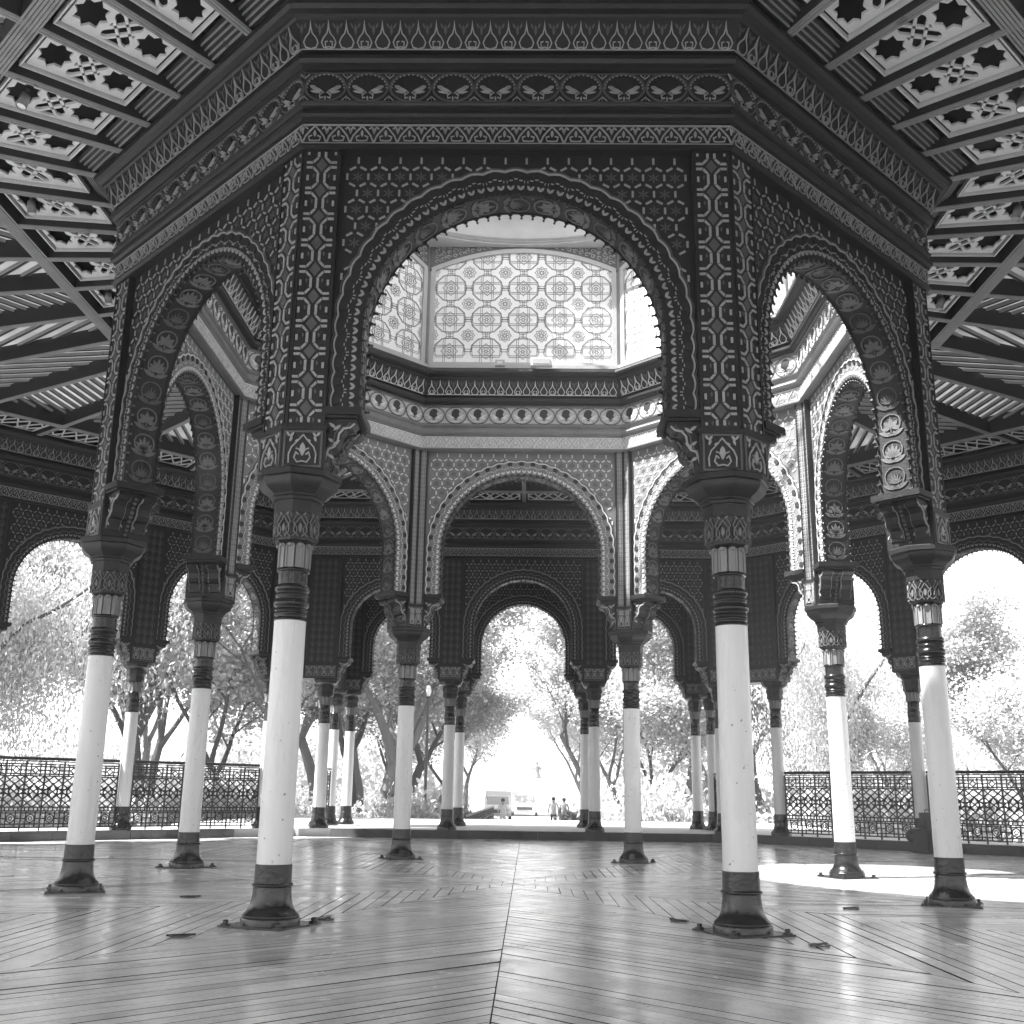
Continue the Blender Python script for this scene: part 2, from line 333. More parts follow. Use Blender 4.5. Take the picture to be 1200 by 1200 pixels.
def make_column(kind,x,y,rz,label,group,phase=0):
    t=thing('column',label,'column',(x,y,0),rz,group); M=CM[kind]
    for p in ('base','shaft','neck','petals','capital','abacus'):
        o=link(p,M[p],t)
        if p in('capital','abacus') : o.rotation_euler=(0,0,phase)
    if kind=='in':
        link('base_plate',M['base_plate'],t)
        for sx in (-1,1):
            for sy in (-1,1):
                o=link('bolt',M['bolt'],t); o.location=(sx*.262,sy*.262,.002)
    return t
AI=4.828
order=[(247.5,'front left'),(292.5,'front right'),(337.5,'right front'),(22.5,'right rear'),(67.5,'back right'),(112.5,'back left'),(157.5,'left rear'),(202.5,'left front')]
desc={'front left':'nearest cream column on the left, standing on the board floor','front right':'nearest cream column on the right, bolted to the board floor','right front':'tall cream column at the right edge with the ceiling behind its capital','right rear':'sunlit cream column on a pale bright patch of floor at the right','back right':'slim cream column right of the central walkway under the dome','back left':'slim cream column left of the central walkway under the dome','left rear':'cream column second from the left edge among the dome columns','left front':'cream column nearest the left edge, leaning inwards in perspective'}
for an,nm in order:
    rr=AI/math.cos(PI/8); make_column('in',rr*math.cos(R(an)),rr*math.sin(R(an)),R(an)-PI/2+ (0),desc[nm],'columns carrying the dome',0 if True else 0)
# ------------------------------------------------------------ piers above the columns
def pil_pattern(b,F,wd,z0,z1,small=False):
    # half octagons back to back up the pilaster
    if not small:
        n=max(1,round((z1-z0)/.29)); P=(z1-z0)/n; hw=wd/2
        for i in range(n+1):
            zc=z0+P*i
            for s_ in (-1,1):
                for sy in (-1,1):
                    if (i==0 and sy<0) or (i==n and sy>0): continue
                    g_=P*.42
                    b.poly(F,[(s_*.022,zc+sy*0.0),(s_*.046,zc),(s_*.046,zc+sy*g_*.42),(s_*.022,zc+sy*g_*.47)],.010,OR)
                    b.poly(F,[(s_*.028,zc+sy*g_*.55),(s_*.05,zc+sy*g_*.50),(s_*.088,zc+sy*g_*.84),(s_*.076,zc+sy*g_*1.02)],.010,OR)
                    b.poly(F,[(s_*.096,zc+sy*g_*.86),(s_*(hw-.006),zc+sy*g_*.86),(s_*(hw-.006),zc+sy*g_*1.06),(s_*.084,zc+sy*g_*1.06)],.010,OR)
                    b.poly(F,[(s_*(hw-.034),zc),(s_*(hw-.012),zc),(s_*(hw-.012),zc+sy*.028),(s_*(hw-.034),zc+sy*.028)],.010,OR)
            if i<n:
                b.poly(F,[(0,zc+P/2-.075),(.055,zc+P/2),(0,zc+P/2+.075),(-.055,zc+P/2)],.005,'relief_iron')
                for s_ in (-1,1): b.poly(F,leafpts(s_*.075,zc+.0,PI/2,.05,.02,3),.005,'relief_iron')
    else:
        n=max(1,round((z1-z0)/.085)); P=(z1-z0)/n
        for i in range(n):
            zc=z0+P*(i+.5)
            for s_ in (-1,1):
                c_=s_*wd*.24
                for an in range(4):
                    a=PI/4+an*PI/2; b.poly(F,leafpts(c_+.006*math.cos(a),zc+.006*math.sin(a),a,.036,.024,2),.006,OR)
        b.ribbon(F,[(0,z0),(0,z1)],.008,.008,OR)
def ped_pattern(b,F,wd,z0,z1,mirror=True):
    h=z1-z0; b.ribbon(F,[(-wd/2,z0),(wd/2,z0),(wd/2,z1),(-wd/2,z1)],.018,.012,'relief_iron',closed=True)
    for s_ in (-1,1):
        b.ribbon(F,[(s_*wd*.36,z0+.03),(s_*wd*.37,z0+h*.35),(s_*wd*.30,z0+h*.55),(s_*wd*.12,z0+h*.75),(0,z1-.03)],.012,.014,OR)
        b.ribbon(F,[(0,z0+h*.15),(s_*wd*.13,z0+h*.12),(s_*wd*.22,z0+h*.25),(s_*wd*.17,z0+h*.4),(s_*wd*.09,z0+h*.33)],.012,.014,OR)
        b.ribbon(F,[(0,z0+h*.3),(s_*wd*.08,z0+h*.48),(s_*wd*.18,z0+h*.52)],.010,.014,OR)
        for yy,an in ((.86,2.2),(.7,1.2),(.84,.9)): b.poly(F,leafpts(s_*wd*.36,z0+h*yy,PI/2-s_*(an-1.57),.06,.025,3),.012,OR)
        b.poly(F,leafpts(s_*wd*.22,z0+h*.72,PI/2+s_*1.2,.05,.02,3),.012,OR)
    b.poly(F,leafpts(0,z0+h*.35,PI/2,h*.33,.05),.014,OR)
def planeF(ax,ay,phi,side=1):  # vertical plane through (ax,ay), normal phi(deg); u along to the right seen from the normal side
    n=(math.cos(R(phi)),math.sin(R(phi))); u=(-n[1],n[0])
    return lambda a,w_,h:(ax+u[0]*a+n[0]*h,ay+u[1]*a+n[1]*h,w_)
def corner_pier(ap,half,e1,e2,z0,zp,z1,detail=True,full_in=None):
    # local frame: corner bisector = +y, octagon centre at (0,-ap/cos) ; faces at +-22.5 deg
    cen=(0,-ap/math.cos(PI/8)); b=MB('dark_iron_paint')
    ao,ai=ap+half,ap-half
    def pt(a,t,fphi):  # point at apothem a, offset t along face from face centre
        n=(math.cos(R(fphi)),math.sin(R(fphi))); u=(-n[1],n[0]); return (cen[0]+n[0]*a+u[0]*t,cen[1]+n[1]*a+u[1]*t)
    # face right: normal 67.5 (corner at t=+a*T8); face left: normal 112.5 (corner at t=-a*T8)
    tR=ap*T8-e1; tL=-(ap*T8-e2)
    foot=lambda g: [pt(ao+g,tR-g,67.5),pt(ao+g,(ao+g)*T8,67.5),pt(ao+g,tL+g,112.5),pt(ai-g,tL+g,112.5),pt(ai-g,(ai-g)*T8,67.5),pt(ai-g,tR-g,67.5)]
    b.prism(foot(0),zp,z1); b.prism(foot(.022),z0,zp-.002); b.prism(foot(.035),zp-.035,zp+.012)
    faces=[]
    if detail:
        for side_f in (3,4): b.m[2+side_f-0]=b.mi('inner_lit_paint')  # dome-facing pier faces get the copy with light in its colour
    for fphi,t_end,sg in ((67.5,tR,1),(112.5,tL,-1)):
        for side in (1,-1):
            a=ao if side>0 else ai; tc=(t_end+sg*a*T8)/2; wd=abs(sg*a*T8-t_end)
            p=pt(a,tc,fphi)
            F=planeF(p[0],p[1],fphi if side>0 else fphi+180)
            p2=pt(a+side*.022,tc,fphi); F2=planeF(p2[0],p2[1],fphi if side>0 else fphi+180)
            # border strips
            for s_ in (-1,1): b.ribbon(F,[(s_*(wd/2-.014),zp+.02),(s_*(wd/2-.014),z1)],.026,.012)
            if not detail:
                for row in range(14):
                    zc=zp+.13+.2*row
                    for q in range(int((wd-.1)/.17)):
                        x=(q+.5-int((wd-.1)/.17)/2)*.17
                        b.poly(F,leafpts(x,zc-.06,PI/2,.12,.05,3),.008,'relief_iron')
                        for s_ in (-1,1): b.ribbon(F,[(x,zc-.07),(x+s_*.065,zc),(x,zc+.11)],.01,.010,'relief_iron')
                for q in range(int((wd-.05)/.2)):
                    x=(q+.5-int((wd-.05)/.2)/2)*.2; ped_pattern(b,lambda u,w_,h,x=x,F2=F2:F2(u+x,w_,h),.19,z0+.03,zp-.05)
            if detail:
                pil_pattern(b,F,wd-.06,zp+.05,z1-.03,small=(wd<.25))
                ped_pattern(b,F2,wd-.03,z0+.02,zp-.05)
    return b.mesh('pier')
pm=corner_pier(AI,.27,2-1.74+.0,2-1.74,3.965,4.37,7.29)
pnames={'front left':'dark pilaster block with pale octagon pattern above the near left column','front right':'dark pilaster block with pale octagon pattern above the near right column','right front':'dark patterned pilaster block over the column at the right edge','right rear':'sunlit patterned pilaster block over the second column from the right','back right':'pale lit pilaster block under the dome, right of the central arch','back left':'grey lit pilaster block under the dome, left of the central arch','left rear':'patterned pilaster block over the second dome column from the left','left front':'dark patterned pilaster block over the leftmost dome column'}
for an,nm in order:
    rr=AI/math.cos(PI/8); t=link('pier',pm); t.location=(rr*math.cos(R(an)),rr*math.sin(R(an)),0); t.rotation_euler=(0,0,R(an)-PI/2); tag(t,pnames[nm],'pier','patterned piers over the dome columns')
# ------------------------------------------------------------ arches
ZC=5.40; ZS=4.57; ZT=7.29
def arch_meshes(hw,Rr,rich=True,yt=.2,zt=ZT,inner_lit=False):
    b=MB('dark_iron_paint'); nseg=48
    inner=[(-Rr,ZS),(-Rr,(ZS+ZC)/2)]+[(Rr*math.cos(PI-PI*i/nseg),ZC+Rr*math.sin(PI-PI*i/nseg)) for i in range(nseg+1)]+[(Rr,(ZS+ZC)/2),(Rr,ZS)]
    def outer(p):
        x,z=p
        if z<=ZC: return (math.copysign(hw,x),z)
        dx,dz=x/Rr,(z-ZC)/Rr; t=1e9
        if abs(dx)>1e-6: t=min(t,hw/abs(dx))
        if dz>1e-6: t=min(t,(zt-ZC)/dz)
        return (dx*t,ZC+dz*t)
    out=[outer(p) for p in inner]; n=len(inner)
    # put the exact upper corners in
    for y,fl in ((yt,0),(-yt,1)):
        fm='inner_lit_paint' if (fl and inner_lit) else None  # dome side of the wall: dome light painted in as a lighter tone
        P=[(x,y,z) for x,z in inner]+[(x,y,z) for x,z in out]; fs=[]
        for i in range(n-1):
            f=(i,i+1,n+i+1,n+i); fs.append(f if fl else f[::-1])
            a,c_=out[i],out[i+1]
            if abs(abs(a[0])-hw)<1e-6 and abs(c_[1]-zt)<1e-6 and a[1]<zt-1e-6: P.append((a[0],y,zt)); fs.append((n+i,n+i+1,len(P)-1))
            if abs(abs(c_[0])-hw)<1e-6 and abs(a[1]-zt)<1e-6 and c_[1]<zt-1e-6: P.append((c_[0],y,zt)); fs.append((n+i,n+i+1,len(P)-1))
        b.add(P,fs,fm)
    b.add([(x,y,z) for y in (yt,-yt) for x,z in inner],[(i,i+1,n+i+1,n+i) for i in range(n-1)],'deep_iron')
    b.add([(-hw,-yt,zt),(hw,-yt,zt),(hw,yt,zt),(-hw,yt,zt)],[(0,1,2,3)])
    M={'wall':b.mesh('wall')}
    L=2*(ZC-ZS)+PI*Rr
    def sp(s,off):
        j=ZC-ZS; r=Rr+off
        if s<j: return (-r,ZS+s)
        if s>L-j: return (r,ZS+(L-s))
        a=PI-(s-j)/Rr; return (r*math.cos(a),ZC+r*math.sin(a))
    b=MB(OR)
    for sd in (1,-1):
        o0=len(b.f)
        F=(lambda u,w_,h,sd=sd:(u,sd*(yt+h),w_))
        # hexagon lattice of short bars
        if rich:
            a=.21; rowh=a*.8660254; r0=int((zt-ZS)/rowh)+1
            for j in range(r0+1):
                zc=zt-.075-rowh*j; x0=0 if j%2==0 else a/2
                for i in range(-12,13):
                    cx=x0+i*a
                    for k in range(3):
                        an=PI/3*k; mx,mz=cx+a/2*math.cos(an),zc+a/2*math.sin(an)   # edge midpoints: 3 per hexagon
                        lx,lz=-math.sin(an)*.034,math.cos(an)*.034; wx,wz=math.cos(an)*.0105,math.sin(an)*.0105
                        if abs(mx)>hw-.045 or mz>zt-.03 or mz<ZS+.05: continue
                        dd=math.hypot(mx,mz-ZC) if mz>ZC else abs(mx)
                        if dd<Rr+.285: continue
                        b.poly(F,[(mx+lx+wx,mz+lz+wz),(mx-lx+wx,mz-lz+wz),(mx-lx-wx,mz-lz-wz),(mx+lx-wx,mz+lz-wz)],.009)
                    if abs(cx)<hw-.1 and zc<zt-.08:
                        dd=math.hypot(cx,zc-ZC) if zc>ZC else abs(cx)
                        if dd>Rr+.33:
                            for q in range(6): b.poly(F,leafpts(cx,zc,PI/6+q*PI/3,.062,.018,2),.004,'relief_iron')
        # border round the arch
        nl=max(8,round(L/.19)); ns=nl*8
        b.ribbon(F,[sp(L*i/ns,.235+.022*abs(math.sin(PI*i/8))) for i in range(ns+1)],.016,.018)
        b.ribbon(F,[sp(L*i/ns,.262+.022*abs(math.sin(PI*i/8))) for i in range(ns+1)],.010,.010,'relief_iron')
        for i in range(nl):
            s0=L*(i+.5)/nl
            b.poly(F,[sp(s0+.042*math.cos(t),.205+.042*math.sin(t)) for t in [q*PI/4 for q in range(8)]],.012,'deep_iron') if rich else None
            for dq in (-.045,0,.045): b.ribbon(F,[sp(s0+dq-.015,.160-abs(dq)*.35),sp(s0+dq+.015,.160-abs(dq)*.35)],.009,.009)
            for s_ in (-1,1): b.ribbon(F,[sp(s0+s_*.078,.112),sp(s0+s_*.080,.140)],.009,.009)
            for dq in (-.0475,.0475):
                for s_ in (-1,1): b.poly(F,[sp(s0+dq+q[0],q[1]) for q in leafpts(0,.034,PI/2+s_*.55,.062,.026,3)],.012)
        nt_=max(12,round(L/.118))
        for i in range(nt_+1):
            s0=L*i/nt_; 
            b.poly(F,[sp(s0-.036,.016),sp(s0-.024,-.006),sp(s0-.008,-.02),sp(s0-.006,-.034),sp(s0+.006,-.034),sp(s0+.008,-.02),sp(s0+.024,-.006),sp(s0+.036,.016)],.004,'dark_iron_paint',-.02)
            x,z=sp(s0,-.045); b.sphere((x,sd*(yt-.008),z),.015,5,4,'relief_iron')
        if inner_lit and sd<0:
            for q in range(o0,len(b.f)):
                if b.m[q]==0: b.m[q]=b.mi('pale_lit_ornament')  # dome-side ornament brightened by colour in the same way
    M['border']=b.mesh('border')
    if rich:
        b=MB('relief_iron'); ns_=round(L/.33); Fs=lambda u,s,h:(sp(s,-h)[0],u,sp(s,-h)[1])
        for i in range(ns_):
            s0=L*(i+.5)/ns_; up_=1 if s0<L/2 else -1; k=i if s0<L/2 else ns_-1-i
            m_='soffit_ornament' if k%3 else 'relief_iron'
            T=lambda x,y:(x,s0+up_*y)
            b.ribbon(Fs,[T(.120*math.sin(t)*(1-.16*math.cos(t)),.015-.128*math.cos(t)) for t in [q*2*PI/14 for q in range(14)]],.014,.014,m_,closed=True)
            if k%3==0:
                for q in range(7): b.poly(Fs,[T(*p) for p in leafpts(0,-.06,PI/2+(q-3)*.38,.14-.012*abs(q-3),.022,3)],.010,m_)
            elif k%3==1:
                for q in range(7): b.poly(Fs,[T(*p) for p in leafpts(0,-.06,PI/2+(q-3)*.42,.17-.018*abs(q-3),.042,4)],.012,m_)
            else:
                for q in range(5): b.poly(Fs,[T(*p) for p in leafpts(0,-.02,PI/2+(q-2)*.85,.115,.058,4)],.012,m_)
                b.ribbon(Fs,[T(0,-.09),T(0,.11)],.01,.012,m_)
            for s_ in (-1,1): b.poly(Fs,[T(*p) for p in leafpts(s_*.005,-.125,PI/2-s_*1.15,.165,.05,4)],.012,m_); b.poly(Fs,[T(*p) for p in leafpts(s_*.01,-.13,PI/2-s_*.5,.07,.025,3)],.014,m_)
        for s_ in (-1,1): b.ribbon(Fs,[(s_*.175,L*i/40) for i in range(41)],.02,.008,'dark_iron_paint')
        M['soffit_relief']=b.mesh('soffit_relief')
    # brackets and shelf
    e=hw
    for s_ in (-1,1):
        b=MB('dark_iron_paint')
        X=lambda x:s_*x
        b.box(min(X(Rr-.055),X(e-.002)),max(X(Rr-.055),X(e-.002)),-.30,.30,ZS-.075,ZS-.003)
        b.box(min(X(Rr-.015),X(e-.002)),max(X(Rr-.015),X(e-.002)),-.27,.27,ZS-.10,ZS-.077)
        prof=[(e,ZS-.102),(Rr-.0,ZS-.102),(Rr-.01,ZS-.15),(Rr+.03,ZS-.19),(Rr+.09,ZS-.20),(Rr+.13,ZS-.25),(Rr+.14,ZS-.33),(Rr+.17,ZS-.38),(Rr+.22,ZS-.40),(Rr+.24,ZS-.47),(Rr+.25,ZS-.52),(Rr+.31,ZS-.56),(e,ZS-.58)]
        prof=[(min(x,e-.002*(j%2)),z) for j,(x,z) in enumerate(prof)]
        for y0,y1 in ((-.23,-.08),(.08,.23)):
            b.prism([(x,z) for x,z in prof],y0,y1,None,lambda x,z,y:(s_*x,y,z))
            for yy in (y0,y1):
                sg=1 if yy>0 and yy==y1 or yy<0 and yy==y1 else -1
                G=lambda x,z,h:(s_*x,yy+sg*h,z)
                b.ribbon(G,[(x+.022,z+.004) for x,z in prof[2:-1]],.018,.010,'iron_ornament')
                b.ribbon(G,[(min(x+.06,e-.02),z+.01) for x,z in prof[2:-2]],.010,.008,'relief_iron')
                for q in range(5): b.poly(G,leafpts(e-.03-.045*(q%2),ZS-.14-.075*q,PI/2+(.9 if q%2 else 2.2),.09,.03,3),.008,'iron_ornament')
        b.prism([(x+.05 if x<e-.06 else e-.003,z) for x,z in prof],-.08,.08,'deep_iron',lambda x,z,y:(s_*x,y,z))
        for q in range(9): t=q/8; b.sphere((s_*(Rr+.05+.2*t),0,ZS-.16-.40*t),.022,6,4,'relief_iron')
        M['bracket',s_]=b.mesh('bracket')
    return M
def place_arch(M,ap,phi,t,label,group):
    n=(math.cos(R(phi)),math.sin(R(phi))); u=(n[1],-n[0])
    o=thing('arch',label,'arch',(n[0]*ap+u[0]*t,n[1]*ap+u[1]*t,0),R(phi-90),group)
    for k,me in M.items(): link(k[0] if isinstance(k,tuple) else k,me,o)
    return o
AM=arch_meshes(1.74,1.455,inner_lit=True)
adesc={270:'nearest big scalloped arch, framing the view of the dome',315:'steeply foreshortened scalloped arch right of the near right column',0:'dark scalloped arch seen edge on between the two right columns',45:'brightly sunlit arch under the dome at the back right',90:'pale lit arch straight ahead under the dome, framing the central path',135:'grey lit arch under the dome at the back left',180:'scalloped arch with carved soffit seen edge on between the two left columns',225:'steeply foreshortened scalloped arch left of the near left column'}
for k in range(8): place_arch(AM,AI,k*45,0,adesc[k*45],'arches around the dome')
# ------------------------------------------------------------ entablatures
def mirror(prof,ap): return [(2*ap-a,z) for a,z in prof]
OUT=[(5.04,7.285),(5.13,7.285),(5.17,7.30),(5.17,7.318),(5.135,7.325),(5.135,7.56),(5.16,7.565),(5.165,7.585),(5.20,7.60),(5.215,7.63),(5.20,7.655),(5.165,7.665),(5.165,7.72),(5.19,7.735),(5.205,7.76),(5.165,7.775),(5.165,8.14),(5.20,8.15),(5.205,8.17),(5.25,8.185),(5.275,8.22),(5.275,8.26),(5.23,8.285),(5.20,8.295),(5.20,8.325),(5.24,8.335),(5.36,8.60),(5.385,8.615),(5.40,8.64),(5.42,8.645),(5.46,8.655),(5.495,8.685),(5.505,8.72),(5.495,8.76),(5.46,8.785),(5.46,8.80)]
def bands(b,ap,sgn,n1,n2,n3,faces,pale=False):
    global OR
    if pale: OR='pale_lit_ornament'
    A=lambda a: a if sgn>0 else 2*AI-a
    for phi in faces:
        n=(math.cos(R(phi)),math.sin(R(phi))); u=(n[1],-n[0])
        def plane(a0,z0,a1,z1):
            a0,a1=A(a0)-AI+ap,A(a1)-AI+ap; L=math.hypot(a1-a0,z1-z0); dz,da=(z1-z0)/L,(a1-a0)/L
            nz,na=-da*sgn*sgn,dz
            na,nz=(dz*sgn,-da*sgn)
            return (lambda x,w_,h:(n[0]*(a0+da*w_+na*h)+u[0]*x,n[1]*(a0+da*w_+na*h)+u[1]*x,z0+dz*w_+nz*h)),L,min(a0,a1)*T8*2
        if pale:
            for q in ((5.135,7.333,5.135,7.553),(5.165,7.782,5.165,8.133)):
                F,L,W=plane(*q); b.ribbon(F,[(-W/2,L/2),(W/2,L/2)],L,.002,'pale_lit_relief')  # band ground: pale paint plus painted-in dome light
        # lace
        F,L,W=plane(5.135,7.33,5.135,7.556); P=W/n1
        b.ribbon(F,[(-W/2,.012),(W/2,.012)],.012,.010); b.ribbon(F,[(-W/2,L-.012),(W/2,L-.012)],.016,.012)
        for i in range(n1):
            c_=-W/2+P*(i+.5); q=P/2
            for s_ in (-1,1):
                b.ribbon(F,[(c_+s_*q*.95,L*.1),(c_+s_*q*.75,L*.4),(c_+s_*q*.45,L*.62),(c_,L*.9)],.014,.014)
                b.ribbon(F,[(c_,L*.16),(c_+s_*q*.42,L*.18),(c_+s_*q*.5,L*.36),(c_+s_*q*.22,L*.42)],.010,.012)
                b.poly(F,leafpts(c_+s_*q*.95,L*.5,PI/2-s_*.3,L*.38,.022,3),.010)
                b.poly(F,leafpts(c_+s_*q*.55,L*.74,PI/2-s_*.9,.05,.02,3),.010)
            b.poly(F,leafpts(c_,L*.36,PI/2,L*.34,.03,4),.012)
            b.poly(F,circ(c_+q,L*.14,.014,6),.012)
        # roundels
        F,L,W=plane(5.165,7.785,5.165,8.13); P=W/n2; rr=L*.47
        for s_ in (0.01,L-.01): b.ribbon(F,[(-W/2,s_),(W/2,s_)],.010,.008,'relief_iron')
        for i in range(n2):
            c_=-W/2+P*(i+.5); cy=L*.5
            ex=P*.475/rr; b.ribbon(F,[(c_+rr*ex*math.cos(q*PI/12),cy+rr*math.sin(q*PI/12)) for q in range(24)],.020,.014,'relief_iron',closed=True)
            nb=26
            for q in range(nb):
                a=2*PI*q/nb; b.poly(F,circ(c_+rr*ex*.93*math.cos(a),cy+rr*.93*math.sin(a),.0095,4,a),.012,OR) if -.1<a<PI+.1 else None
            b.poly(F,[(c_+.085*math.cos(t)*(1 if t>0 else .6),cy+.03+.12*math.sin(t)*(1 if math.sin(t)<0 else .85)) for t in [q*PI/6 for q in range(12)]],.012,'deep_iron')
            for s_ in (-1,1):
                b.poly(F,leafpts(c_+s_*.02,cy-.055,PI/2-s_*1.15,.15,.035,4),.016,OR)
                b.poly(F,leafpts(c_+s_*.03,cy-.06,PI/2-s_*1.45,.12,.028,4),.012,OR)
                b.poly(F,leafpts(c_+s_*.09,cy-.005,PI/2-s_*1.3,.07,.028,3),.016,OR)
                b.ribbon(F,[(c_+s_*.012,cy-.06),(c_+s_*.055,cy-.085),(c_+s_*.05,cy-.125),(c_+s_*.02,cy-.115)],.010,.014,OR)
                for dy in (-1,1): b.ribbon(F,[(c_+P/2+s_*.045,cy+dy*L*.43),(c_+P/2,cy+dy*L*.3),(c_+P/2,cy+dy*L*.43)],.008,.010,OR)
            b.poly(F,leafpts(c_,cy-.15,PI/2,.05,.02,3),.014,OR)
        # leaves
        F,L,W=plane(5.24,8.335,5.36,8.60); P=W/n3
        b.ribbon(F,[(-W/2,.01),(W/2,.01)],.010,.010)
        for i in range(n3):
            c_=-W/2+P*(i+.5); q=P*.40
            pts=[(c_,L*.04),(c_+q*.75,L*.10),(c_+q,L*.26),(c_+q*.7,L*.42),(c_+q*.22,L*.56),(c_+.004,L*.72),(c_,L*.95),(c_-.004,L*.72),(c_-q*.22,L*.56),(c_-q*.7,L*.42),(c_-q,L*.26),(c_-q*.75,L*.10)]
            if i%2: b.poly(F,pts,.010,'dark_iron_paint')
            else:
                for s_ in (-1,1): b.ribbon(F,[(c_,L*.12),(c_+s_*q*.45,L*.1),(c_+s_*q*.5,L*.28),(c_+s_*q*.15,L*.3)],.009,.014,OR)
            b.ribbon(F,pts,.011,.018,OR,closed=True)
            b.poly(F,leafpts(c_+P/2,L*.5,PI/2,L*.35,.03,3),.010,'relief_iron'); b.poly(F,leafpts(c_+P/2-.02,L*.72,PI/2+.5,.06,.02,3),.010,'relief_iron'); b.poly(F,leafpts(c_+P/2+.02,L*.72,PI/2-.5,.06,.02,3),.010,'relief_iron')
e=thing('entablature','dark octagonal entablature with roundels and leaf bands carried on the dome arches','entablature')
b=MB('dark_iron_paint'); inn=[(2*AI-a,z) for a,z in OUT]
lo=[q for q in inn if q[1]<8.151]; hi=[q for q in inn if q[1]>8.149]; b.octring([lo[0]]+OUT+hi[::-1]); b.octring(lo+hi[:1],'inner_lit_paint'); link('moulding',b.mesh('moulding'),e)  # lower inner mouldings carry dome light in their colour
b=MB(OR); bands(b,AI,1,18,10,24,[k*45 for k in range(8)]); link('outer_frieze',b.mesh('outer_frieze'),e)
b=MB('pale_lit_ornament'); bands(b,AI,-1,16,9,22,[k*45 for k in range(8)],True); link('inner_frieze',b.mesh('inner_frieze'),e)
AO=14.2
OR='iron_ornament'
e=thing('entablature','long dark entablature running above the outer arcade and its railings','entablature')
b=MB('dark_iron_paint'); io=[(AO+AI-a,z) for a,z in OUT]
b.octring([(AO+.22,7.285)]+io+[(AO+.9,8.80),(AO+.9,8.62),(AO+.34,8.5)],closed=True); link('moulding',b.mesh('moulding'),e)
b=MB(OR); bands(b,AO,-1,52,28,66,[45,90,135]); link('inner_frieze',b.mesh('inner_frieze'),e)
# ------------------------------------------------------------ outer arcade
OC={90:[-5.2,-1.9,1.9,5.2]}
for k in (45,): OC[k]=[-AO*T8+q for q in (.9,4.6,8.3,11.0)]
OC[135]=[-q for q in OC[45]][::-1]
for k in (0,180,225,270,315): OC[k]=[-5.2,-1.9,1.9,5.2]
AMO={}
def outer_arch(wd,rich):
    k=(round(wd,2),rich)
    if k not in AMO:
        hw=wd/2-.30; AMO[k]=arch_meshes(hw,hw-.27,rich)
    return AMO[k]
def straight_pier(hw,half,patt=True):
    b=MB('dark_iron_paint'); b.box(-hw,hw,-half,half,4.37,7.29); b.box(-hw-.022,hw+.022,-half-.022,half+.022,3.995,4.368)
    for sd in (1,-1):
        F=planeF(0,sd*half,90*sd); F2=planeF(0,sd*(half+.022),90*sd)
        for s_ in (-1,1): b.ribbon(F,[(s_*(hw-.02),4.39),(s_*(hw-.02),7.28)],.03,.012)
        if patt:
            for q in (-1,0,1):
                for i in range(14):
                    zc=4.5+.2*i; b.poly(F,leafpts(q*.16,zc-.06,PI/2,.12,.05,3),.008,'relief_iron'); 
                    for s_ in (-1,1): b.ribbon(F,[(q*.16,zc-.07),(q*.16+s_*.065,zc),(q*.16,zc+.11)],.01,.010,'relief_iron')
                ped_pattern(b,lambda u,w_,h,q=q:F2(u+q*.18,w_,h),.17,4.03,4.33)
    return b.mesh('pier')
SP=straight_pier(.30,.25); 
fn={90:'back',45:'back right',135:'back left',0:'right',180:'left',225:'front left',270:'front',315:'front right'}
pos3=['left','middle','right']
colab={(90,1):'outer cream column just left of the central path, on the dark stone kerb',(90,2):'outer cream column just right of the central path, on the dark stone kerb',(90,0):'outer cream column in the crowded cluster left of centre, nearest the dome',(90,3):'outer cream column partly hidden by the near right column',
(45,0):'outer cream column at the end of the right railing, just right of the near right column',(45,1):'outer cream column in the middle of the right railing with a dark box at its foot',(45,2):'outer cream column of the right railing, beyond the right edge column',(45,3):'outer cream column at the far right corner of the arcade',
(135,2):'outer cream column at the middle of the left railing',(135,3):'outer cream column at the back left corner behind the near left column',(135,1):'outer cream column at the left end of the left railing',(135,0):'outer cream column at the far left corner of the arcade'}
allcols=[]
for phi,ts in OC.items():
    n=(math.cos(R(phi)),math.sin(R(phi))); u=(n[1],-n[0])
    for i,t in enumerate(ts):
        x,y=n[0]*AO+u[0]*t,n[1]*AO+u[1]*t
        lab=colab.get((phi,i),'outer cream column number %s from the left on the %s side, behind the viewer'%(['one','two','three','four'][i],fn[phi]) )
        if math.hypot(x-.177,y+14.49)<1: continue
        make_column('out',x,y,R(phi-90),lab,'columns of the outer arcade')
        if i in (1,2):
            o=link('pier',SP); o.location=(x,y,0); o.rotation_euler=(0,0,R(phi-90)); tag(o,'dark leaf-patterned pier over the %s column of the %s outer wall'%(['','left middle','right middle'][i],fn[phi]),'pier','piers of the outer arcade')
    for i in range(3):
        wd=ts[i+1]-ts[i]; tc=(ts[i]+ts[i+1])/2
        place_arch(outer_arch(wd,phi in(45,90,135)),AO,phi,tc,'dark %s arch of the %s outer arcade wall'%(pos3[i],fn[phi]),'arches of the outer arcade')
for k in range(8):
    an=22.5+45*k; rr=AO/math.cos(PI/8); f1,f2=(an-22.5)%360,(an+22.5)%360
    # lower angle face: u axis (n.y,-n.x) points clockwise, so this corner is at t=-AO*T8 for f1 and +AO*T8 for f2
    e1=OC[int(f1)][0]-.30+0; e2=OC[int(f2)][-1]+.30
    E1=AO*T8+e1+.60; E2=AO*T8-e2+.60
    me=corner_pier(AO,.25,E1,E2,3.995,4.37,7.29,detail=False)
    b=MB('relief_iron')
    o=link('pier',me); o.location=(rr*math.cos(R(an)),rr*math.sin(R(an)),0); o.rotation_euler=(0,0,R(an)-PI/2)
    tag(o,'broad dark corner pier between the %s and the %s walls'%(fn[int(f1)],fn[int(f2)]),'pier','corner piers of the outer arcade')
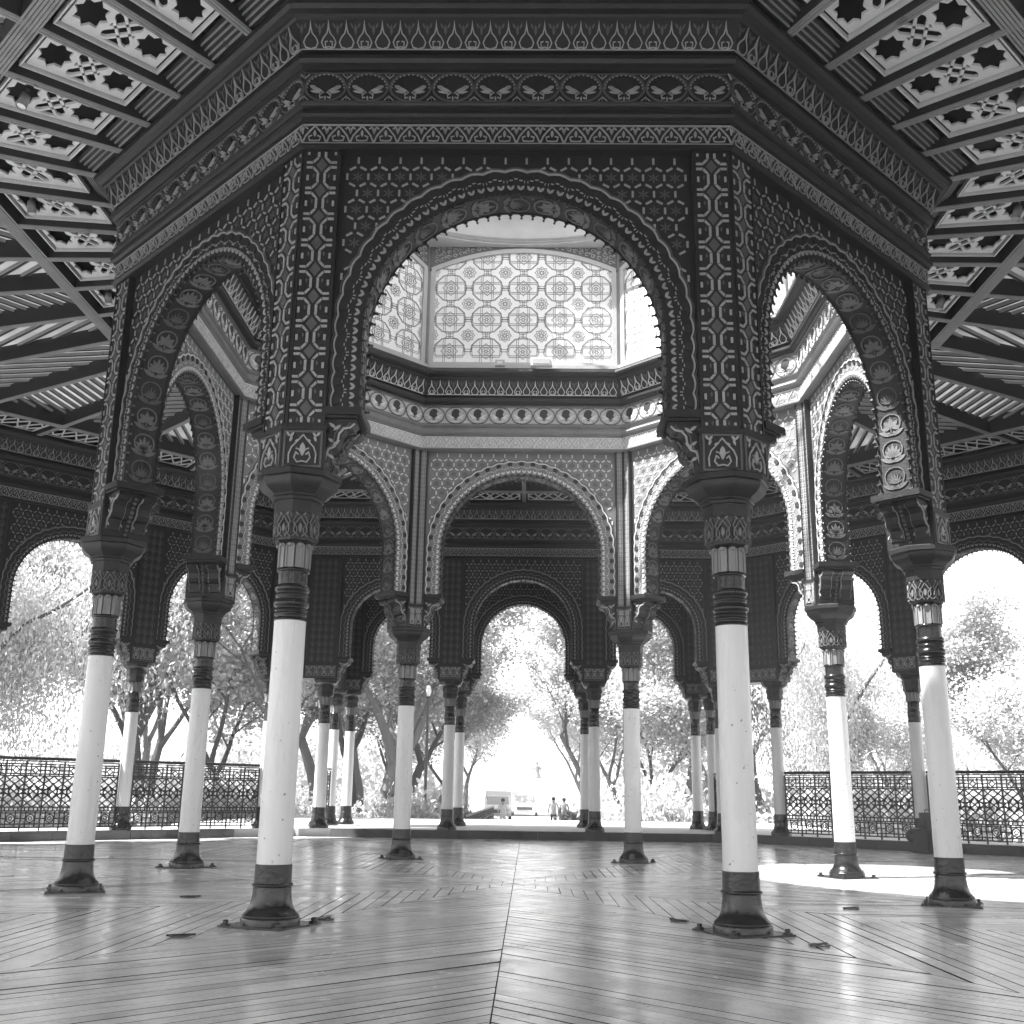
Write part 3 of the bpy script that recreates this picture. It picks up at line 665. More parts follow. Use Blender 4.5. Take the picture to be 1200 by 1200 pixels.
# porch beyond the back wall
PY=17.8; pc=[-5.1,-1.85,1.85,5.1]
plab=['far cream porch column left of centre, in front of the forked tree','far cream porch column just behind the left path column','far cream porch column just behind the right path column','far cream porch column right of centre beyond the dome']
for i,x in enumerate(pc):
    make_column('out',x,PY,0,plab[i],'porch columns'); o=link('pier',SP); o.location=(x,PY,0); tag(o,'shadowed porch pier over the %s porch column'%['far left','inner left','inner right','far right'][i],'pier','porch piers')
for i in range(3): place_arch(outer_arch(pc[i+1]-pc[i],True),PY,90,(pc[i]+pc[i+1])/2,'smaller far arch of the porch, %s, opening to the trees'%pos3[i],'porch arches')
for s_ in (-1,1):
    for j,(yy) in enumerate((15.35,17.1)):
        make_column('out',s_*5.45,yy,0,'cream side column of the porch on the %s, %s'%('left' if s_<0 else 'right',['nearer the dome','farther from the dome'][j]),'porch side columns')
    b=MB('dark_iron_paint'); b.box(s_*5.45-.2,s_*5.45+.2,14.9,17.54,4.0,7.28); o=link('porch_side_wall',b.mesh('porch_side_wall')); tag(o,'solid dark upper side wall of the porch on the %s'%('left' if s_<0 else 'right'),'wall')
b=MB('ceiling_dark'); b.box(-5.9,5.9,14.46,18.3,7.30,7.5); tag(link('porch_roof',b.mesh('porch_roof')),'flat dark roof slab over the porch','roof')
# ------------------------------------------------------------ ceiling
ce=thing('ceiling','timber ceiling with joists, star fretwork panels and bright roof gaps around the dome','ceiling')
ZJ=8.76
FR=[0,.138,.276]
def sect(phi):   # F(t,a,z)
    n=(math.cos(R(phi)),math.sin(R(phi))); u=(n[1],-n[0]); return lambda t,a,z:(n[0]*a+u[0]*t,n[1]*a+u[1]*t,z)
def beamAB(b,F,t0,a0,t1,a1,wd,z0,z1,lines=True):
    L=math.hypot(t1-t0,a1-a0); dt,da=(t1-t0)/L,(a1-a0)/L
    G=lambda x,y,z:F(t0+dt*x-da*y,a0+da*x+dt*y,z)
    b.box(0,L,-wd/2,wd/2,z0+.01,z1,'ceiling_dark',G)
    if lines:
        k=wd/7
        for c_,wq,hh in ((-3,1.0,.004),(-1.45,1.5,.010),(.0,.9,.004),(1.45,1.5,.010),(3,1.0,.004)):
            b.box(0,L,(c_-wq/2)*k,(c_+wq/2)*k,z0-hh,z0+.012,'ceiling_wood',G)
    else: b.box(0,L,-wd/2,wd/2,z0,z0+.012,'ceiling_wood',G)
# joists
b=MB('ceiling_wood','ceiling_dark')
for k in range(8):
    F=sect(k*45)
    for fr in (-.276,-.138,0,.138,.276): beamAB(b,F,fr*5.47,5.47,fr*13.95,13.95,.105,ZJ,ZJ+.30)
    Fh=sect(k*45+22.5); beamAB(b,Fh,0,5.47*c,0,13.95*c,.105,ZJ-.003,ZJ+.30)
link('joists',b.mesh('joists'),ce)
b=MB('ceiling_wood','ceiling_dark')
for a0,w_ in ((7.18,.22),(12.55,.2)):
    k_=w_/9
    for c_,wq,hh in ((-4,1.,.002),(-2.4,1.2,.008),(-.8,1.2,.008),(.8,1.2,.008),(2.4,1.2,.008),(4,1.,.002)):
        b.octring([(a0+(c_-wq/2)*k_,ZJ+.006),(a0+(c_-wq/2)*k_,ZJ-.006-hh),(a0+(c_+wq/2)*k_,ZJ-.006-hh),(a0+(c_+wq/2)*k_,ZJ+.006)],'ceiling_wood')
    b.octring([(a0-w_/2,ZJ+.003),(a0+w_/2,ZJ+.003),(a0+w_/2,ZJ+.295),(a0-w_/2,ZJ+.295)],'ceiling_dark',closed=True)
# strips next to the cornice
for q in range(4): b.octring([(5.53+.05*q,ZJ+.03*q+.06),(5.53+.05*q,ZJ+.03*q+.02),(5.546+.05*q,ZJ+.03*q+.02),(5.546+.05*q,ZJ+.03*q+.06)],'ceiling_wood'); b.octring([(5.546+.05*q,ZJ+.03*q+.045),(5.585+.05*q,ZJ+.03*q+.045)],'ceiling_dark')
b.octring([(5.47,ZJ+.045),(5.53,ZJ+.045)],'ceiling_dark')
link('ring_beams',b.mesh('ring_beams'),ce)
def starpts(cx,cy,r,k=.62,n=8,ph=0,sy=1): return [(cx+(r if i%2==0 else r*k)*math.cos(ph+PI*i/n),cy+sy*(r if i%2==0 else r*k)*math.sin(ph+PI*i/n)) for i in range(2*n)]
# fretwork panel in unit space: p in [-.235,.235], q in [-.52,.52]
def fret(F,b):
    hx,hy=.235,.53
    outer_=[(-hx,-hy),(hx,-hy),(hx,hy),(-hx,hy)]
    holes=[starpts(0,s_*.346,.182,.72,8,0) for s_ in (-1,1)]
    holes.append([(-.205,-.12),(-.205,.12),(-.12,.165),(-.06,.125),(0,.140),(.06,.125),(.12,.165),(.205,.12),(.205,-.12),(.12,-.165),(.06,-.125),(0,-.140),(-.06,-.125),(-.12,-.165)][::-1])
    b.plate(F,outer_,holes,.03,0,'ceiling_white')
    for d in (1,-1):
        P=[((x-y)*.7071*d,(x+y)*.7071*.93) for x,y in ((-.19,-.062),(-.245,-.025),(-.245,.025),(-.19,.062),(.19,.062),(.245,.025),(.245,-.025),(.19,-.062))]
        b.ribbon(lambda x,y,h:F(x,y,-h+.012),P,.032,.014,'ceiling_white',closed=True,h0=-.02)
def recess(F,t0i,t1i,a0,t0o,t1o,a1,z,dz,pb,slots):
    def G(p,q,h):
        v=(q+.53)/1.06; s=(p+.235)/.47; a=a0+(a1-a0)*v; tl=t0i+(t0o-t0i)*v; tr=t1i+(t1o-t1i)*v; return F(tl+(tr-tl)*s,a,z+h)
    fret(G,pb)
    # thin frame lines outside the plate
    for off,zz in ((.045,-.02),):
        loop=[(t0i-off,a0-off),(t1i+off,a0-off),(t1o+off,a1+off),(t0o-off,a1+off)]
        pb.ribbon(lambda x,y,h:F(x,y,z+zz-h),loop,.022,.012,'ceiling_white',closed=True,h0=-.05)
bsp=[]
cnt=0
wname={0:'right',45:'back right',90:'back',135:'back left',180:'left',225:'front left',270:'front',315:'front right'}
LAMPS=[]
for k in range(8):
    F=sect(k*45)
    fs=[-.414,-.276,-.138,0,.138,.276,.414]
    for i in range(6):
        l,r_=fs[i],fs[i+1]; a0,a1=5.86,6.92; m_=.125
        ti=(l*a0+m_,r_*a0-m_); to=(l*a1+m_,r_*a1-m_)
        pb=MB('ceiling_white'); recess(F,ti[0],ti[1],a0,to[0],to[1],a1,ZJ+.13,0,pb,None); link('fretwork_panel',pb.mesh('fretwork_panel'),ce)
        if i in (1,4) and k in (3,4,5,7,0,6,1): LAMPS.append((F(((l+r_)/2)*6.75,6.72,0),k,i))
# dark lining above the inner panels, outer panels
b=MB('ceiling_dark'); b.octring([(5.5,ZJ+.52),(7.2,ZJ+.52),(7.2,ZJ+.30)]); b.octring([(12.5,ZJ+.30),(12.5,ZJ+.52),(14.9,ZJ+.52),(15.2,ZJ-.1)]); b.octring([(5.5,ZJ+.04),(5.5,ZJ+.52)]); link('lining',b.mesh('lining'),ce)
b=MB('ceiling_white')
for k in (1,2,3):
    F=sect(k*45); fs=[-.414,-.276,-.138,0,.138,.276,.414]
    for i in range(6):
        l,r_=fs[i],fs[i+1]; a0,a1=12.78,13.62
        def G(x,y,h): # x in 0..1 across, y 0..1
            a=a0+(a1-a0)*y; return F((l*a+.12)+((r_-l)*a-.24)*x,a,ZJ+.10-h)
        b.ribbon(G,[(0,0),(1,0),(1,1),(0,1)],.025,.02,closed=True)
        for q in range(3):
            x0=(q+.5)/3
            b.ribbon(G,[(x0-.17,.5),(x0-.06,.12),(x0+.06,.12),(x0+.17,.5),(x0+.06,.88),(x0-.06,.88)],.022,.02,closed=True)
            b.ribbon(G,[(x0-.12,.02),(x0+.08,.98)],.02,.02); b.ribbon(G,[(x0+.12,.02),(x0-.08,.98)],.02,.02)
link('edge_fretwork',b.mesh('edge_fretwork'),ce)
# rafters between ring beams
b=MB('ceiling_wood','ceiling_dark')
for k in range(8):
    F=sect(k*45); fs=[-.414,-.276,-.138,0,.138,.276,.414]
    for i in range(6):
        l,r_=fs[i],fs[i+1]; sgn=-1 if i<3 else 1; m_=i if i>=3 else 5-i
        an={3:R(52),4:R(-38),5:R(52)}[m_]*1.0
        dx,dy=math.cos(an)*sgn,math.sin(an)
        poly=[(l*7.3+.07,7.3),(r_*7.3-.07,7.3),(r_*12.44-.07,12.44),(l*12.44+.07,12.44)]
        nx,ny=-dy,dx; pr_=[p[0]*nx+p[1]*ny for p in poly]; s0=min(pr_)+.1
        while s0<max(pr_):
            Q=clip(clip(poly,nx,ny,s0+.036),-nx,-ny,-(s0-.036))
            if len(Q)>=3:
                b.prism(Q,ZJ+.245,ZJ+.30,'ceiling_wood',F)
                Q2=clip(clip(poly,nx,ny,s0+.014),-nx,-ny,-(s0-.014))
                if len(Q2)>=3: b.prism(Q2,ZJ+.232,ZJ+.2455,'ceiling_dark',F)
            s0+=.23
link('rafters',b.mesh('rafters'),ce)
rf=thing('roof','milky roof sheets glowing between the rafters on the way out to the arcade','roof')
b=MB('milky_roof_sheet'); b.octring([(7.1,ZJ+.42),(12.6,ZJ+.40)]); link('roof_sheet',b.mesh('roof_sheet'),rf)
b=MB('ceiling_dark'); b.octring([(4.65,ZJ+.62),(7.2,ZJ+.60),(7.2,ZJ+.55),(4.65,ZJ+.55)],closed=True); b.octring([(12.5,ZJ+.60),(15.3,ZJ+.2),(15.3,ZJ+.1),(12.5,ZJ+.55)],closed=True); link('roof_deck',b.mesh('roof_deck'),rf)
# spotlights hanging in the fretwork stars
b=MB('lamp_metal'); b.lathe([(.03,.10),(.045,.085),(.055,.05),(.06,-.12),(.057,-.125),(.05,-.11)],14); b.lathe([(.02,.10),(.02,.16)],8); b.tube([(0,0,.15),(0,0,.34)],.006,6,'black_metal'); sm=b.mesh('ceiling_spotlight',True)
names={1:'second',2:'third',4:'fifth',5:'sixth'}
for (p,k,i) in LAMPS:
    if k==6 and i in(1,2,4,5): pass
    o=link('ceiling_spotlight',sm); o.location=(p[0],p[1],ZJ+.06); o.rotation_euler=(R(16)*math.sin(k*.8),R(16)*math.cos(k),0)
    tag(o,'grey tube spotlight hanging in the %s fretwork panel of the %s ceiling side'%(names[i],wname[k*45]),'spotlight','spotlights in the ceiling fretwork')
# ------------------------------------------------------------ drum and dome
dr=thing('dome','white drum with interlaced star pattern and glazed cupola over the centre of the floor','dome')
AD=4.38; Z0,ZA=8.83,11.40
def arc_top(x,hw,zs,rise): return zs+rise*(1-(x/hw)**2)
bf=MB('drum_frame'); bp=MB('drum_white'); bl=MB('drum_line'); bs=MB('relief_iron')
bf.octring([(AD+.25,Z0-.03),(AD+.25,12.2),(AD+.1,12.2),(AD+.1,Z0-.03)],closed=True)
hwA=AD*T8
for k in range(8):
    n=(math.cos(R(k*45)),math.sin(R(k*45))); u=(n[1],-n[0])
    F=lambda x,z,h:(n[0]*(AD+.1-h)+u[0]*x,n[1]*(AD+.1-h)+u[1]*x,z)
    hw=hwA-.07; zs=10.94; rise=.40; zb=Z0+.13
    arcp=[(x,arc_top(x,hw,zs,rise)) for x in np.linspace(hw,-hw,21)]
    bp.poly(F,[(-hw,zb),(hw,zb)]+arcp,.03)
    # frame
    bf.ribbon(F,[(-hw,zb),(hw,zb)]+arcp,.085,.075,closed=True)
    bf.box(-hwA-.02,hwA+.02,Z0,Z0+.10,0,.14,None,F)
    # ribs at the corner
    # spandrels
    for s_ in (-1,1):
        pts=[(s_*hwA,zs-.02)]+[(s_*x,arc_top(x,hw,zs,rise)+.06) for x in np.linspace(hw,0.1,9)]+[(s_*.0,arc_top(0,hw,zs,rise)+.06),(s_*.0,11.5),(s_*hwA,11.5)]
        if s_<0: pts=pts[::-1]
        bs.poly(F,pts,.05)
        for q in range(12):
            x=s_*(hw-.06-.115*q); z=arc_top(x,hw,zs,rise)+.13
            if z>11.42: break
            zz=z
            while zz<11.44:
                bs.ribbon(F,[(x+.05*math.cos(t)*(1-t/9),zz+.05*math.sin(t)*(1-t/9)) for t in [w_*.8 for w_ in range(8)]],.014,.065,OR); bs.poly(F,leafpts(x+.03,zz+.03,q*1.3+zz*9,.07,.03,3),.06,OR); zz+=.11
    # interlaced pattern, cell .70
    C=.70
    def inside(p,m=.02): return abs(p[0])<hw-m and p[1]>zb+m and p[1]<arc_top(p[0],hw,zs,rise)-m
    def line(pts,closed=True,wd=.013):
        # clip a polyline to the panel by sampling
        run=[]; pp=pts+([pts[0]] if closed else [])
        for a,q in zip(pp[:-1],pp[1:]):
            m_=max(2,int(math.hypot(q[0]-a[0],q[1]-a[1])/.03))
            for j in range(m_):
                p=(a[0]+(q[0]-a[0])*j/m_,a[1]+(q[1]-a[1])*j/m_)
                if inside(p):
                    if not run or j==0: run.append(p)
                    else:
                        run.append(p)
                else:
                    if len(run)>1: bl.ribbon(F,run,wd,.036,None,False,.03)
                    run=[]
        if inside(pp[-1]): run.append(pp[-1])
        if len(run)>1: bl.ribbon(F,run,wd,.036,None,False,.03)
    for i in range(-3,4):
        for j in range(0,5):
            x,z=i*C,zb+.28+j*C*.94
            if abs(x)>hw+.4 or z>11.6: continue
            for hor in (0,1):
                for g_ in (0,.035):
                    P=[(-.30+g_,-.05),(-.25,-.12+g_),(.25,-.12+g_),(.30-g_,-.05),(.30-g_,.05),(.25,.12-g_),(-.25,.12-g_),(-.30+g_,.05)]
                    line([((x+p[0],z+p[1]) if hor else (x+p[1],z+p[0])) for p in P],wd=.009)
            line([(x,z-.16),(x+.16,z),(x,z+.16),(x-.16,z)],wd=.009)
            line(circ(x,z,.075,10),wd=.009); line(starpts(x,z,.05,.4,6),wd=.009)
            # big lobed figure centred between
            X,Z=x+C/2,z+C*.47
            a,b_=.335,.17
            for g_ in (0,-.05):
                aa,bb=a+g_,b_+g_*.4
                line([(X+p[0],Z+p[1]) for p in [(aa,-.07),(bb+.05,-.07),(bb,-.12),(.12,-bb),(.07,-bb-.05),(.07,-aa),(-.07,-aa),(-.07,-bb-.05),(-.12,-bb),(-bb,-.12),(-bb-.05,-.07),(-aa,-.07),(-aa,.07),(-bb-.05,.07),(-bb,.12),(-.12,bb),(-.07,bb+.05),(-.07,aa),(.07,aa),(.07,bb+.05),(.12,bb),(bb,.12),(bb+.05,.07),(aa,.07)]],wd=.011 if g_==0 else .008)
            line(starpts(X,Z,.13,.78,8),wd=.009); line(circ(X,Z,.085,12),wd=.009); line(starpts(X,Z,.07,.35,8),wd=.009)
link('panel',bp.mesh('panel'),dr); link('frame',bf.mesh('frame'),dr); link('tracery',bl.mesh('tracery'),dr); link('spandrel',bs.mesh('spandrel'),dr)
b=MB('drum_frame'); b.lathe([(4.85,11.42),(4.40,11.42),(4.36,11.44),(4.36,11.46),(4.31,11.48),(4.33,11.50),(4.28,11.53),(4.27,11.58),(4.28,11.70),(4.24,11.86),(4.16,11.98),(4.12,12.0),(4.12,12.10),(4.2,12.16),(4.85,12.16)],96,caps=False); link('ring_cornice',b.mesh('ring_cornice',True),dr)
b=MB('lamp_metal')
for i in range(48):
    a=2*PI*i/48; x,y=4.09*math.cos(a),4.09*math.sin(a); b.sphere((x,y,12.17),.045,8,6,'ceiling_white'); b.tube([(x,y,12.05),(x,y,12.14)],.02,6)
o=link('bulbs',b.mesh('bulbs',True),dr,kind='stuff')
b=MB('ceiling_dark')
for i in range(16):
    a=2*PI*i/16; b.tube([(4.2*math.cos(t)*math.cos(a),4.2*math.cos(t)*math.sin(a),12.14+3.2*math.sin(t)) for t in np.linspace(0,1.45,10)],.035,6)
link('cupola_ribs',b.mesh('cupola_ribs'),dr)
b=MB('thin_glass'); b.lathe([(4.2*math.cos(t),12.16+3.2*math.sin(t)) for t in np.linspace(0,1.5,10)],32,caps=False); link('cupola_glass',b.mesh('cupola_glass',True),dr)
# small white box fixtures on the drum sill
b=MB('ceiling_white','black_metal'); b.box(-.2,.2,-.06,.06,0,.16); b.box(-.16,.16,-.072,-.06,.03,.13,'drum_frame'); o=link('junction_box',b.mesh('junction_box')); o.location=(.35,4.13,8.81); tag(o,'small white box fixed on the sill under the dome pattern','box')
b=MB('drum_frame','black_metal'); b.box(-.09,.09,-.05,.05,0,.11); b.box(-.05,.05,-.056,-.05,.03,.08,'ceiling_white'); o=link('cable_box',b.mesh('cable_box')); o.location=(-.42,4.13,8.81); tag(o,'smaller grey box on the dome sill left of the white one','box')
# ------------------------------------------------------------ railings
def rail_meshes(L):
    M={}; z0,z1=.27,1.72
    b=MB('rail_iron'); b.tube([(-L/2,0,z1),(L/2,0,z1)],.035,8); b.box(-L/2,L/2,-.02,.02,z1-.07,z1-.045); M['top_rail']=b.mesh('top_rail')
    n=max(2,round(L/.42)); P=L/n
    b=MB('rail_iron')
    for i in range(n+1): b.box(-L/2+P*i-.016,-L/2+P*i+.016,-.018,.018,.2,z1-.07)
    M['posts']=b.mesh('posts')
    b=MB('rail_iron'); F=lambda u,w_,h:(u,h-.01,w_)
    W=.026
    for z in (z0,z0+.07,z0+.30,z0+.34,z0+.42,z1-.12,z1-.17,z1-.33,z1-.37): b.ribbon(F,[(-L/2,z),(L/2,z)],.028,.02)
    for i in range(n):
        c_=-L/2+P*(i+.5); q=P/2
        cz=z0+.185; b.ribbon(F,circ(c_,cz,.085,14),.022,.016,None,True); b.ribbon(F,circ(c_,cz,.04,8),.016,.016,None,True)
        for s_ in (-1,1):
            b.ribbon(F,[(c_+s_*.10,z0),(c_+s_*.10,z0+.34)],W,.016); b.ribbon(F,[(c_+s_*.085,cz),(c_+s_*q,cz)],W,.016); b.ribbon(F,[(c_,cz+s_*.085),(c_,cz+s_*.115)],W,.016)
            # upper band
            cu=z1-.25; b.ribbon(F,[(c_+s_*.10,z1-.37),(c_+s_*.10,z1-.12)],W,.016); b.ribbon(F,[(c_+s_*.10,cu),(c_+s_*q,cu)],W,.016)
            b.ribbon(F,[(c_+s_*.05,z0+.34),(c_+s_*.05,z0+.42)],W,.016); b.ribbon(F,[(c_+s_*.14,z0+.34),(c_+s_*.14,z0+.42)],W,.016)
        b.ribbon(F,starpts(c_,z1-.25,.075,.6,4),.02,.016,None,True)
        # middle lattice
        za,zb_=z0+.42,z1-.37; hm=(za+zb_)/2; h=zb_-za
        for s_ in (-1,1):
            b.ribbon(F,[(c_-s_*q,za),(c_-s_*q*.35,za+h*.18),(c_-s_*q*.35+s_*q*.9,za+h*.36+.02),(c_+s_*q,hm)],W,.016)
            b.ribbon(F,[(c_+s_*q,za+h*.25),(c_,za),],W,.016); b.ribbon(F,[(c_+s_*q,zb_-h*.25),(c_,zb_)],W,.016)
            b.ribbon(F,[(c_+s_*q,za+h*.25),(c_-s_*q,zb_-h*.25)],W,.016)
            b.ribbon(F,[(c_+s_*q,hm-.05),(c_+s_*q*.5,hm-.05),(c_+s_*q*.5,hm+.05),(c_+s_*q,hm+.05)],W,.016)
            b.ribbon(F,[(c_-s_*q,zb_),(c_-s_*q*.35,zb_-h*.18),(c_+s_*q,hm)],W,.016)
        b.ribbon(F,[(c_,hm-.17),(c_+.11,hm),(c_,hm+.17),(c_-.11,hm)],W,.016,None,True)
    M['lattice']=b.mesh('lattice'); return M
def place_rail(x,y,phi,L,label,group='ironwork railings of the outer arcade'):
    t=thing('railing',label,'railing',(x,y,0),R(phi-90),group)
    for k,me in rail_meshes(L).items(): link(k,me,t)
for phi in (45,135,0,180):
    ts=OC[phi]; n=(math.cos(R(phi)),math.sin(R(phi))); u=(n[1],-n[0])
    for i in range(3):
        wd=ts[i+1]-ts[i]-.36; tc=(ts[i]+ts[i+1])/2; place_rail(n[0]*AO+u[0]*tc,n[1]*AO+u[1]*tc,phi,wd,'%s black lattice railing between the outer columns of the %s side'%(pos3[i],fn[phi]))
for s_ in (-1,1): place_rail(s_*5.45,16.22,0,1.3,'short black lattice railing on the %s side of the porch'%('left' if s_<0 else 'right'))
# ------------------------------------------------------------ dark box and round bag at the right
b=MB('black_metal'); b.box(-.24,.24,-.24,.24,0,.48); b.box(-.26,.26,-.26,.26,.46,.50); b.box(-.2,.2,-.252,-.24,.05,.42,'rail_iron'); o=link('box',b.mesh('box')); o.location=(8.85,9.86,0); o.rotation_euler=(0,0,R(20)); tag(o,'black square box standing on the floor against the right kerb','box')
b=MB('black_metal'); b.sphere((0,0,.15),.16,14,10,None,(1,1,.9)); b.tube([(-.05,0,.27),(-.03,0,.34),(.03,0,.34),(.05,0,.27)],.012,6); o=link('bag',b.mesh('bag',True)); o.location=(8.60,10.10,.196); tag(o,'round dark bag on the kerb beside the black box','bag')
b=MB('black_metal'); b.box(-.17,.17,-.12,.12,0,.34); b.box(-.13,.13,-.15,-.12,.03,.22,'rail_iron'); b.tube([(-.08,0,.34),(-.08,0,.40),(.08,0,.40),(.08,0,.34)],.012,6); o=link('backpack',b.mesh('backpack')); o.location=(8.90,9.88,.50); tag(o,'dark backpack standing on top of the black box','backpack')
# floor hatches and lifting rings
b=MB('black_metal'); b.lathe([(.085,.005),(.085,.012),(.06,.012),(.06,.005)],18,caps=False); b.tube([(-.1,0,.012),(.12,.02,.012)],.008,6); hm_=b.mesh('floor_ring')
for x,y,r_,lab in ((-2.52,-5.62,.3,'dark iron lifting ring in the floor left of the near left column'),(-1.62,-4.35,1.2,'dark iron lifting ring just right of the near left column'),(1.58,-4.02,2.1,'dark iron lifting ring left of the near right column'),(2.45,-5.55,.7,'dark iron lifting ring right of the near right column'),(-3.4,-2.5,.5,'small iron ring in the boards between the two left columns'),(3.55,-2.6,.5,'small iron ring in the boards between the two right columns')):
    o=link('floor_ring',hm_); o.location=(x,y,.001); o.rotation_euler=(0,0,r_); tag(o,lab,'ring','iron rings set in the floor')
# ------------------------------------------------------------ path parapets, lamp posts, people, vehicles
for s_,lab in ((-1,'left'),(1,'right')):
    x=-2.15 if s_<0 else 2.35
    t=thing('path_railing','dark slatted handrail on the %s of the far path'%lab,'railing',(x,0,0)); b=MB('rail_iron'); b.box(-.04,.04,27.2,62,.24,.31); link('handrail',b.mesh('handrail'),t)
    b=MB('rail_iron')
    for q in range(58): b.box(-.02,.02,27.3+.6*q,27.36+.6*q,-.8,.245)
    b.box(-.015,.015,27.2,62,-.5,-.44); b.box(-.012,.012,27.2,62,-.2,-.14); link('posts',b.mesh('posts'),t)
b=MB('black_metal'); b.lathe([(.16,-.8),(.16,-.5),(.09,-.4),(.07,0),(.055,4.9),(.1,4.95),(.05,5.0)],10); pm1=b.mesh('post',True)
b=MB('shaft_paint'); b.lathe([(.06,5.0),(.10,5.10),(.12,5.25),(.08,5.40),(.02,5.45)],12); pm2=b.mesh('lantern',True)
for x,y,lab in ((-4.0,30.6,'tall lamp post with pale globe seen left of the central path'),(4.3,32.5,'slim lamp post right of the central path, beside the back right column'),(-13.2,22,'lamp post beyond the left railing beside a column'),(13.3,21.5,'lamp post beyond the right railing near the right edge')):
    t=thing('street_lamp',lab,'lamp post',(x,y,0),0,'park lamp posts'); link('post',pm1,t); link('lantern',pm2,t)
def person(x,y,z,rz,pose,label,top,bottom,scale=1):
    t=thing('person',label,'person',(x,y,z),rz); 
    if pose=='walk': V=[((0,0,.95),.135),((0,0,1.2),.15),((0,0,1.42),.15),((0,0,1.52),.06),((0,.01,1.64),.095),((0,.01,1.72),.07),((.1,0,.9),.10),((.12,.12,.5),.065),((.12,.0,.09),.045),((.12,.12,.04),.04),((-.1,0,.9),.10),((-.12,-.08,.5),.065),((-.12,-.2,.12),.045),((-.12,-.1,.04),.04),((.2,0,1.42),.06),((.26,-.05,1.15),.045),((.25,.08,.92),.035),((.25,.14,.84),.03),((-.2,0,1.42),.06),((-.26,.05,1.15),.045),((-.25,.12,.92),.035),((-.25,.16,.84),.03)]
    else: V=[((0,0,.55),.15),((0,.05,.8),.15),((0,.08,1.02),.15),((0,.1,1.1),.06),((0,.12,1.22),.095),((0,.12,1.3),.07),((.1,.1,.52),.10),((.14,.48,.5),.07),((.14,.5,.1),.045),((.14,.62,.04),.04),((-.1,.1,.52),.10),((-.14,.45,.5),.07),((-.14,.42,.1),.045),((-.14,.54,.04),.04),((.2,.08,1.0),.06),((.26,.12,.75),.045),((.16,.35,.62),.035),((.14,.42,.6),.03),((-.2,.08,1.0),.06),((-.26,.12,.75),.045),((-.16,.35,.62),.035),((-.14,.42,.6),.03)]
    E=[(0,1),(1,2),(2,3),(3,4),(4,5),(0,6),(6,7),(7,8),(8,9),(0,10),(10,11),(11,12),(12,13),(2,14),(14,15),(15,16),(16,17),(2,18),(18,19),(19,20),(20,21)]
    me=bpy.data.meshes.new('body'); me.from_pydata([v[0] for v in V],E,[]); o=link('body',me,t)
    sk=o.modifiers.new('skin','SKIN'); 
    for i,v in enumerate(V): me.skin_vertices[0].data[i].radius=(v[1],v[1]*.8)
    me.skin_vertices[0].data[0].use_root=True
    ss=o.modifiers.new('sub','SUBSURF'); ss.levels=ss.render_levels=1
    dg=bpy.context.evaluated_depsgraph_get(); me2=bpy.data.meshes.new_from_object(o.evaluated_get(dg)); o.modifiers.clear(); o.data=me2
    for q in ('skin',top,bottom): me2.materials.append(MATS[q])
    hip=.95 if pose=='walk' else .62; sh=1.47 if pose=='walk' else 1.06
    for p in me2.polygons: p.use_smooth=True; zc=p.center.z; ax=abs(p.center.x); p.material_index=0 if zc>sh else (1 if (zc>hip and ax<.24) or zc>1.15 else (0 if ax>.205 and zc>.7 else (2 if zc>.07 else 2)))
    hz=1.70 if pose=='walk' else 1.28; hy=0 if pose=='walk' else .11
    b=MB('hair'); b.sphere((0,hy,hz),.108,10,8,None,(1,1.1,.9)); link('hair',b.mesh('hair',True),t)
    b=MB('skin'); b.sphere((0,hy+.115,hz-.06),.018,6,4); link('nose',b.mesh('nose',True),t)
    t.scale=(scale,)*3
    if bottom: pass
person(1.55,44.6,-.8,R(0),'walk','person in a white shirt walking away on the path, left of a pair','cloth_white','cloth_dark')
person(2.12,45.0,-.8,R(5),'walk','person in a grey top walking away on the path, right of a pair','skin','cloth_dark',.98)
t_=person(-1.05,40.5,-.8,R(180),'walk','person in pale clothes coming up the path in front of the van','cloth_white','cloth_white',.95)
def vehicle(x,y,lab,L,W,H,front,kind):
    t=thing(kind,lab,kind,(x,y,-.79))
    b=MB('van_white'); zt=H*.85 if front else 1.9; pr=[(0,.35),(0,.9),(.3,1.1),(.75,zt-.05),(1.2,zt),(1.25,H),(L-.1,H),(L,H-.15),(L,.35)]
    b.prism(pr,-W/2,W/2,None,lambda a,z,q:(q,a,z)); link('body',b.mesh('body'),t)
    b=MB('glass_glare'); b.box(-W*.42,W*.42,.42,.47,0,.1) if 0 else None
    sl=[(.3,1.1),(.75,zt-.05)]
    F=lambda u,v,h:(u,sl[0][0]+(sl[1][0]-sl[0][0])*v-h,sl[0][1]+(sl[1][1]-sl[0][1])*v+h*.5)
    b.poly(F,[(-W*.43,.08),(W*.43,.08),(W*.39,.95),(-W*.39,.95)],.015); link('windscreen',b.mesh('windscreen'),t)
    for s_ in (-1,1):
        b=MB('lamp_metal'); b.sphere((s_*W*.38,.0,.78),.12,10,6,None,(1,.4,.8)); link('headlight',b.mesh('headlight',True),t)
        for yy in (.8,L-.9): 
            b=MB('tyre'); b.lathe([(.2,-.1),(.35,-.1),(.36,.0),(.35,.1),(.2,.1)],18); me=b.mesh('wheel'); o=link('wheel',me,t); o.location=(s_*(W/2-.08),yy,.36); o.rotation_euler=(0,R(90),0)
    b=MB('black_metal'); b.box(-W*.3,W*.3,-.02,-.002,.55,.8); b.box(-W*.48,W*.48,-.06,.0,.36,.5,'lamp_metal'); link('grille',b.mesh('grille'),t)
vehicle(-2.0,66,'white van parked at the far end of the path, facing the kiosk',4.6,1.9,2.1,True,'van')
vehicle(-.1,84,'pale box truck behind the white van far down the street',6.5,2.3,3.1,False,'truck')
